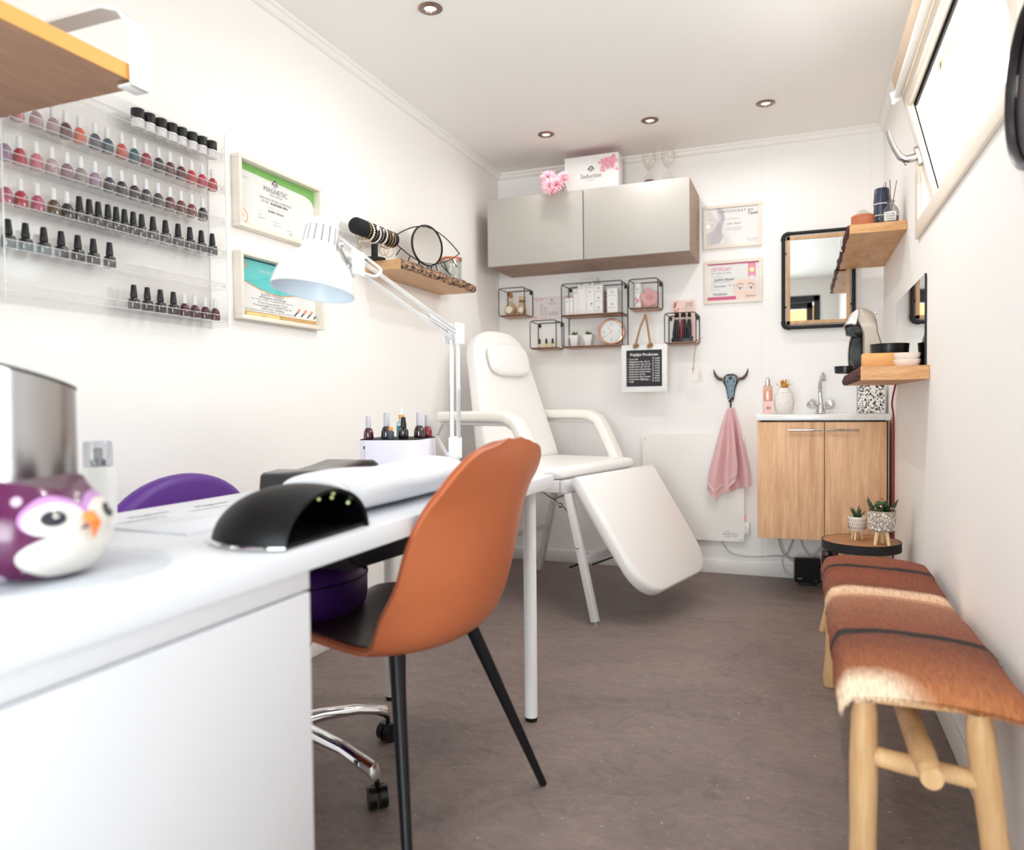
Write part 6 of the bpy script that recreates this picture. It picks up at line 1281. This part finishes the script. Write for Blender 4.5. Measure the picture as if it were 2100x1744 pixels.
for k, (a, l_, tl) in enumerate(((0, .05, .12), (1.1, .052, .25), (2.6, .045, .55), (3.9, .04, .7), (5.2, .045, .5), (.4, .032, .9), (3.2, .05, .3))):
    rings = []
    for i in range(6): u = i/5; c = Vector((math.cos(a)*l_*tl*u*(1+.3*u), math.sin(a)*l_*tl*u*(1+.3*u), z0+.046+l_*u)); w_ = .0075*(1-u)**.7+.0002; rings.append([c+Vector((w_*math.cos(2*PI*q__/8)*1.1, w_*math.sin(2*PI*q__/8)*.7, 0)) for q__ in range(8)])
    b.loft(rings)
b.done('aloe_leaves', t); potfoot(t, .026, z0, .05, (4.3, 2.5, .5), .0048, .04)
t = thing('plant_pot', 'larger circle patterned pot with succulents on wooden legs', 'plant', (.285, 3.135, SZt)); z0 = .052
b = B(mat('pot_taupe', (168, 152, 142), .8)); b.lathe([(.030, z0+.001), (.040, z0), (.0445, z0+.01), (.048, z0+.05), (.0485, z0+.078), (.045, z0+.078), (.044, z0+.068), (0, z0+.068)], n=48); b.done('pot', t)
b = B(mat('pot_cream', (232, 222, 210), .6)); r8 = random.Random(5); placed = []
for k in range(900):
    a = r8.uniform(0, 2*PI); z = r8.uniform(.006, .073); r = r8.choice((.0052, .004, .003, .0024, .0018)); rad = .0445+.0035*min(1, z/.05)
    if all(math.hypot(((a-a2+PI) % (2*PI)-PI)*.047, z-z2) > (r+r2+.0008) for a2, z2, r2 in placed):
        placed.append((a, z, r)); R_ = Matrix.Rotation(a, 4, 'Z') @ Matrix.Rotation(PI/2, 4, 'Y'); b.lathe([(r, -.001), (r, .0008), (r*.6, .0012), (0, .0012)], R=R_, at=((rad)*math.cos(a), rad*math.sin(a), z0+z), n=12)
b.done('circle_pattern', t); b = B(SOIL); b.lathe([(0, z0+.07), (.0445, z0+.07), (.0445, z0+.066), (0, z0+.066)], n=28); b.done('soil', t)
b = B(DKGREEN); leaves(b, 16, .034, .05, .010, DKGREEN, z0+.066, 8, .35, .3)
for (x, y, s_) in ((0, .0, 1), (-.012, -.024, .75), (.016, .012, .8)):
    for k in range(10):
        a = k*2.4; r = .019*s_*(.35+.65*k/10); b.ball((x+r*math.cos(a), y+r*math.sin(a), z0+(.105 if s_ == 1 else .082)-.002*k), .0145*s_, n=8, sc_=(1, 1, .5), R=Matrix.Rotation(.5, 4, (math.sin(a), -math.cos(a), 0)))
b.done('succulent_leaves', t)
b = B(GREEN)
for a, l_ in ((.1, .055), (3.0, .05), (2.6, .06), (3.4, .035), (-.3, .045)): b.loft([[Vector((math.cos(a)*(.028+l_*.5*u), math.sin(a)*(.02+l_*.3*u)-.008, z0+.068+l_*u))+Vector((.0062*math.sin(PI*(.15+.8*u))*math.cos(q__*PI/3), .0035*math.sin(q__*PI/3), 0)) for q__ in range(6)] for u in (0, .3, .6, .85, 1)], DKGREEN)
b.done('spear_leaves', t)
b = B(mat('berry_red', (176, 40, 50), .4))
for cx_, cy_, cz__ in ((-.024, -.03, z0+.090), (-.006, -.034, z0+.098), (-.038, -.02, z0+.075), (.002, -.012, z0+.122), (.030, -.028, z0+.088)):
    for k in range(7): b.ball((cx_+r8.gauss(0, .004), cy_+r8.gauss(0, .003), cz__+r8.gauss(0, .003)), .0019, r8.choice((mat('berry_red', (176, 40, 50), .4), mat('berry_cream', (240, 206, 186), .5))), n=5)
b.done('berries', t); potfoot(t, .043, z0, .05, (3.95, 5.35, 1.4), .008, .05)
# ------------------------------------------------------------------ upper right shelf
us = live_shelf('live_edge_shelf', 'upper live edge shelf on the right wall under the tilted window', XR, XR-.222, 3.34, 4.215, 1.631, 1.667, SHELFW, BARKD, 9)
UZ = 1.667
t = thing('shelf_hook', 'white hook strap hanging over the front edge of the upper right shelf', 'hook', (.166, 3.60, UZ)); b = B(WHITE); b.tube([(.02, 0, .003), (.004, 0, .006), (-.006, 0, .0), (-.008, 0, -.02), (-.006, 0, -.05), (.0, 0, -.056)], .004, n=8); b.done('hook_strap', t)
t = thing('ridged_container', 'round terracotta container with ridged side on the upper right shelf', 'container', (.236, 3.405, UZ)); TER = mat('terracotta', (200, 128, 92), .7, noise=((90, 90, 90), 2, .3), col2=(178, 104, 72))
b = B(TER); b.lathe([(.041, 0)]+[(.043+(.0022 if k % 2 else 0), .004+.0052*k) for k in range(8)]+[(.040, .048), (0, .049)], n=44); b.done('ridged_body', t)
t = thing('glass_dome', 'clear glass dome behind the terracotta container', 'dome', (.245, 3.52, UZ)); b = B(GLASS); b.lathe([(.038, 0), (.040, .003), (.040, .05), (.036, .072), (.024, .09), (.01, .097), (0, .098)], n=36); b.done('dome_glass', t)
t = thing('patterned_cup', 'small red and white patterned cup beside the navy cup tower', 'cup', (.288, 3.56, UZ)); b = B(mat('red_white_pattern', (240, 232, 228), .3, noise=((75, 75, 75), 1, .03), col2=(206, 40, 60))); b.lathe([(.018, 0), (.020, .002), (.024, .05), (.026, .075), (.024, .076), (.020, .004)], n=28); b.done('cup_body', t)
NAVY = mat('navy_cup', (44, 52, 76), .4, coat=.2)
c0_ = None
for k, nm in enumerate(('bottom', 'middle', 'top')):
    lb = f'{nm} upside down navy cup of the stack on the upper right shelf'; z = UZ+.001+.048*k
    if k != 1:
        c0_ = thing('navy_cup', lb, 'cup', (.312, 3.47, z), group='stacked navy cups'); b = B(NAVY); b.lathe([(.0335, .004), (.032, .012), (.030, .040), (.029, .0472), (0, .0475)] if k == 0 else [(.0335, .004), (.032, .012), (.0285, .060), (.026, .068), (0, .070)], n=32); b.done('cup_body', c0_); b = B(WHITE); b.lathe([(.0325, .0), (.0345, .001), (.0345, .004), (.0325, .005)], n=32); b.done('white_rim', c0_)
    else: dup(c0_, (.312, 3.47, z), label=lb)
t = thing('reed_diffuser', 'clear reed diffuser bottle with black sticks on the upper right shelf', 'diffuser', (.338, 3.395, UZ)); b = B(clear('diffuser_glass', (226, 228, 230), .35)); b.lathe([(.026, 0), (.030, .003), (.031, .045), (.027, .062), (.014, .078), (.012, .088), (.015, .09), (.015, .096), (.012, .097)], n=32); b.done('bottle_glass', t)
b = B(mat('diffuser_liquid', (126, 118, 124), .2)); b.lathe([(.024, .003), (.0275, .005), (.0285, .03), (0, .031)], n=28); b.done('liquid', t)
b = B(PAPER); b.grid(lambda u, v: (.0316*math.cos(-PI/2-.95+1.5*u), .0316*math.sin(-PI/2-.95+1.5*u), .010+.036*v), 12, 2)
for tx, zz_ in (('IN STIJL', .034), ('INTERIEUR', .024), ('VAN LEVEN', .014)): q = Sheet(b, (-.004, -.0325, zz_), (.97, -.0, 0), (0, 0, 1)); q.text(tx, 0, 0, .008, INK, 'c', fit=.032, bold=.0003)
b.done('label', t)
b = B(BLACKM)
for x, y in ((-.030, .0), (-.026, .01), (-.022, .006), (-.004, .0), (.024, .004)): b.tube([(.003 if x < 0 else -.003, 0, .02), (x*.9, y, .155+rnd.uniform(-.012, .03))], .0013, n=5)
b.done('reeds', t)
# ------------------------------------------------------------------ lower right shelf
live_shelf('live_edge_shelf', 'lower live edge shelf on the right wall carrying the coffee machine', XR, XR-.216, 2.77, 3.70, 1.021, 1.067, SHELFW, BARKD, 13)
LZ = 1.0676
t = thing('shelf_mirror', 'frameless rectangular mirror standing on the lower shelf against the right wall', 'mirror', (XR-.0065, 2.835, LZ)); b = B(MIR); b.bx(0, .004, .002, .835, 0, .308); b.done('mirror_glass', t); b = B(BLACKM); b.bx(-.0005, .0045, 0, .002, 0, .309); b.done('dark_edge', t)
t = thing('coffee_machine', 'silver and black capsule coffee machine on the lower right shelf', 'coffee machine', (.262, 3.455, LZ), 0)
SIL = mat('champagne_metal', (186, 172, 158), .4, .25, noise=((3, 3, 3), 2, .3), col2=(196, 184, 172))
def crs(P, n=5):
    out = []; N_ = len(P)
    for i in range(N_):
        p0, p1, p2, p3 = P[i-1], P[i], P[(i+1) % N_], P[(i+2) % N_]
        for k in range(n):
            u = k/n; out.append(tuple(.5*((2*p1[j])+(p2[j]-p0[j])*u+(2*p0[j]-5*p1[j]+4*p2[j]-p3[j])*u*u+(3*p1[j]-p0[j]-3*p2[j]+p3[j])*u**3) for j in (0, 1)))
    return out
def side(pts, hw, r, m, name, crown=0):
    b = B(m); P = crs([(x-.262, z-LZ) for x, z in pts]); n = 9; cx = sum(p[0] for p in P)/len(P); cz_ = sum(p[1] for p in P)/len(P); rings = []
    for i in range(n+1):
        a = -PI/2+PI*i/n; f = 1-r*(1-math.cos(a)); y = -hw*math.sin(a); rings.append([(cx+(p[0]-cx)*f, y, cz_+(p[1]-cz_)*f) for p in P])
    b.loft(rings); return b.done(name, t)
side([(.236, 1.069), (.276, 1.0685), (.314, 1.069), (.317, 1.10), (.316, 1.15), (.309, 1.195), (.297, 1.235), (.294, 1.26), (.290, 1.29), (.276, 1.32), (.250, 1.338), (.222, 1.338), (.212, 1.30), (.226, 1.262), (.236, 1.22), (.236, 1.14)], .058, .26, SIL, 'body')
side([(.230, 1.337), (.208, 1.330), (.188, 1.308), (.172, 1.276), (.166, 1.264), (.190, 1.266), (.214, 1.262), (.222, 1.29)], .050, .30, mat('silver_face', (206, 204, 202), .25, .5), 'head_shell')
side([(.170, 1.264), (.200, 1.268), (.226, 1.270), (.238, 1.25), (.240, 1.22), (.224, 1.212), (.206, 1.214), (.190, 1.224), (.176, 1.228), (.172, 1.245)], .040, .25, BLACKP, 'brew_head')
side([(.190, 1.070), (.184, 1.11), (.183, 1.15), (.188, 1.20), (.200, 1.228), (.224, 1.235), (.238, 1.22), (.238, 1.15), (.238, 1.09), (.232, 1.069), (.210, 1.0685)], .034, .25, BLACKP, 'column')
b = B(BLACKP); b.lathe([(.034, 0), (.042, .003), (.044, .026), (.044, .031), (.038, .032), (0, .030)], at=(-.088, 0, .0), n=32); b.done('drip_tray', t)
b = B(CHROME); b.tube([(.024+.006*math.cos(a), 0, .244+.010*math.sin(a)) for a in [PI*k/8-.2 for k in range(10)]], .0018, n=6); b.done('lever_ring', t)
t = thing('round_tray', 'black glossy round dish behind the wooden box on the lower right shelf', 'dish', (.306, 3.10, LZ)); b = B(BLACKP); b.lathe([(.055, 0), (.060, .003), (.066, .090), (.067, .094), (.063, .094), (.058, .006), (0, .006)], n=48); b.done('dish_body', t)
t = thing('wooden_box', 'small open beech box with capsules on the lower right shelf', 'box', (.275, 2.975, LZ), math.radians(0)); BW_ = wood('beech_box', (232, 178, 112), (212, 150, 84), (5, 40, 40))
b = B(BW_)
for a in ((-.071, .071, -.036, -.030, 0, .053), (-.071, .071, .030, .036, 0, .053), (-.071, -.064, -.030, .030, 0, .053), (.064, .071, -.030, .030, 0, .053), (-.064, .064, -.030, .030, 0, .006)): b.bx(*a, bev=.001)
b.done('box_body', t)
for k in range(8):
    x, y = -.046+.031*(k % 4), -.014+.028*(k//4); o = thing('coffee_capsule', ('front' if k < 4 else 'rear') + f' row white capsule, {("leftmost", "second from left", "third from left", "rightmost")[k % 4]} in the beech box', 'capsule', (.275+x, 2.975+y, LZ+.022), group='white capsules in the beech box')
    b = B(WHITE); b.lathe([(.009, 0), (.012, .022), (.014, .024), (.014, .027), (0, .029)], n=18); b.done('capsule_body', o)
CER = mat('bowl_white', (238, 228, 222), .25, coat=.4)
for k, (nm, z) in enumerate((('lower', 0), ('upper', .021))):
    t = thing('small_bowl', f'{nm} of two stacked small white bowls on the lower right shelf', 'bowl', (.337, 2.868, LZ+z), group='stacked white bowls'); b = B(CER); b.lathe([(.026, 0), (.034, .001), (.0405, .013), (.0425, .0245), (.040, .0245), (.037, .014), (.031, .005), (0, .004)], n=40); b.done('bowl_body', t)
# round black disc on the right wall, nearest the camera
t = thing('wall_disc', 'black round wall disc with raised rim at the right edge of the view', 'wall decoration', (XR, 1.545, 1.502)); RYm = Matrix.Rotation(-PI/2, 4, 'Y')
b = B(mat('rim_dark', (40, 34, 36), .4)); b.lathe([(.130, .0), (.148, .001), (.150, .016), (.147, .026), (.141, .030), (.136, .026), (.133, .016)], R=RYm, n=72, cap=False); b.done('rim', t)
b = B(mat('disc_grey', (62, 56, 58), .45)); b.lathe([(0, .012), (.134, .012), (.134, .004), (0, .004)], R=RYm, n=64); b.done('disc', t)
b = B(BLACKP); b.lathe([(0, .016), (.010, .015), (.010, .0125)], R=RYm, at=(0, .0, -.088), n=20); b.done('dark_mark', t)
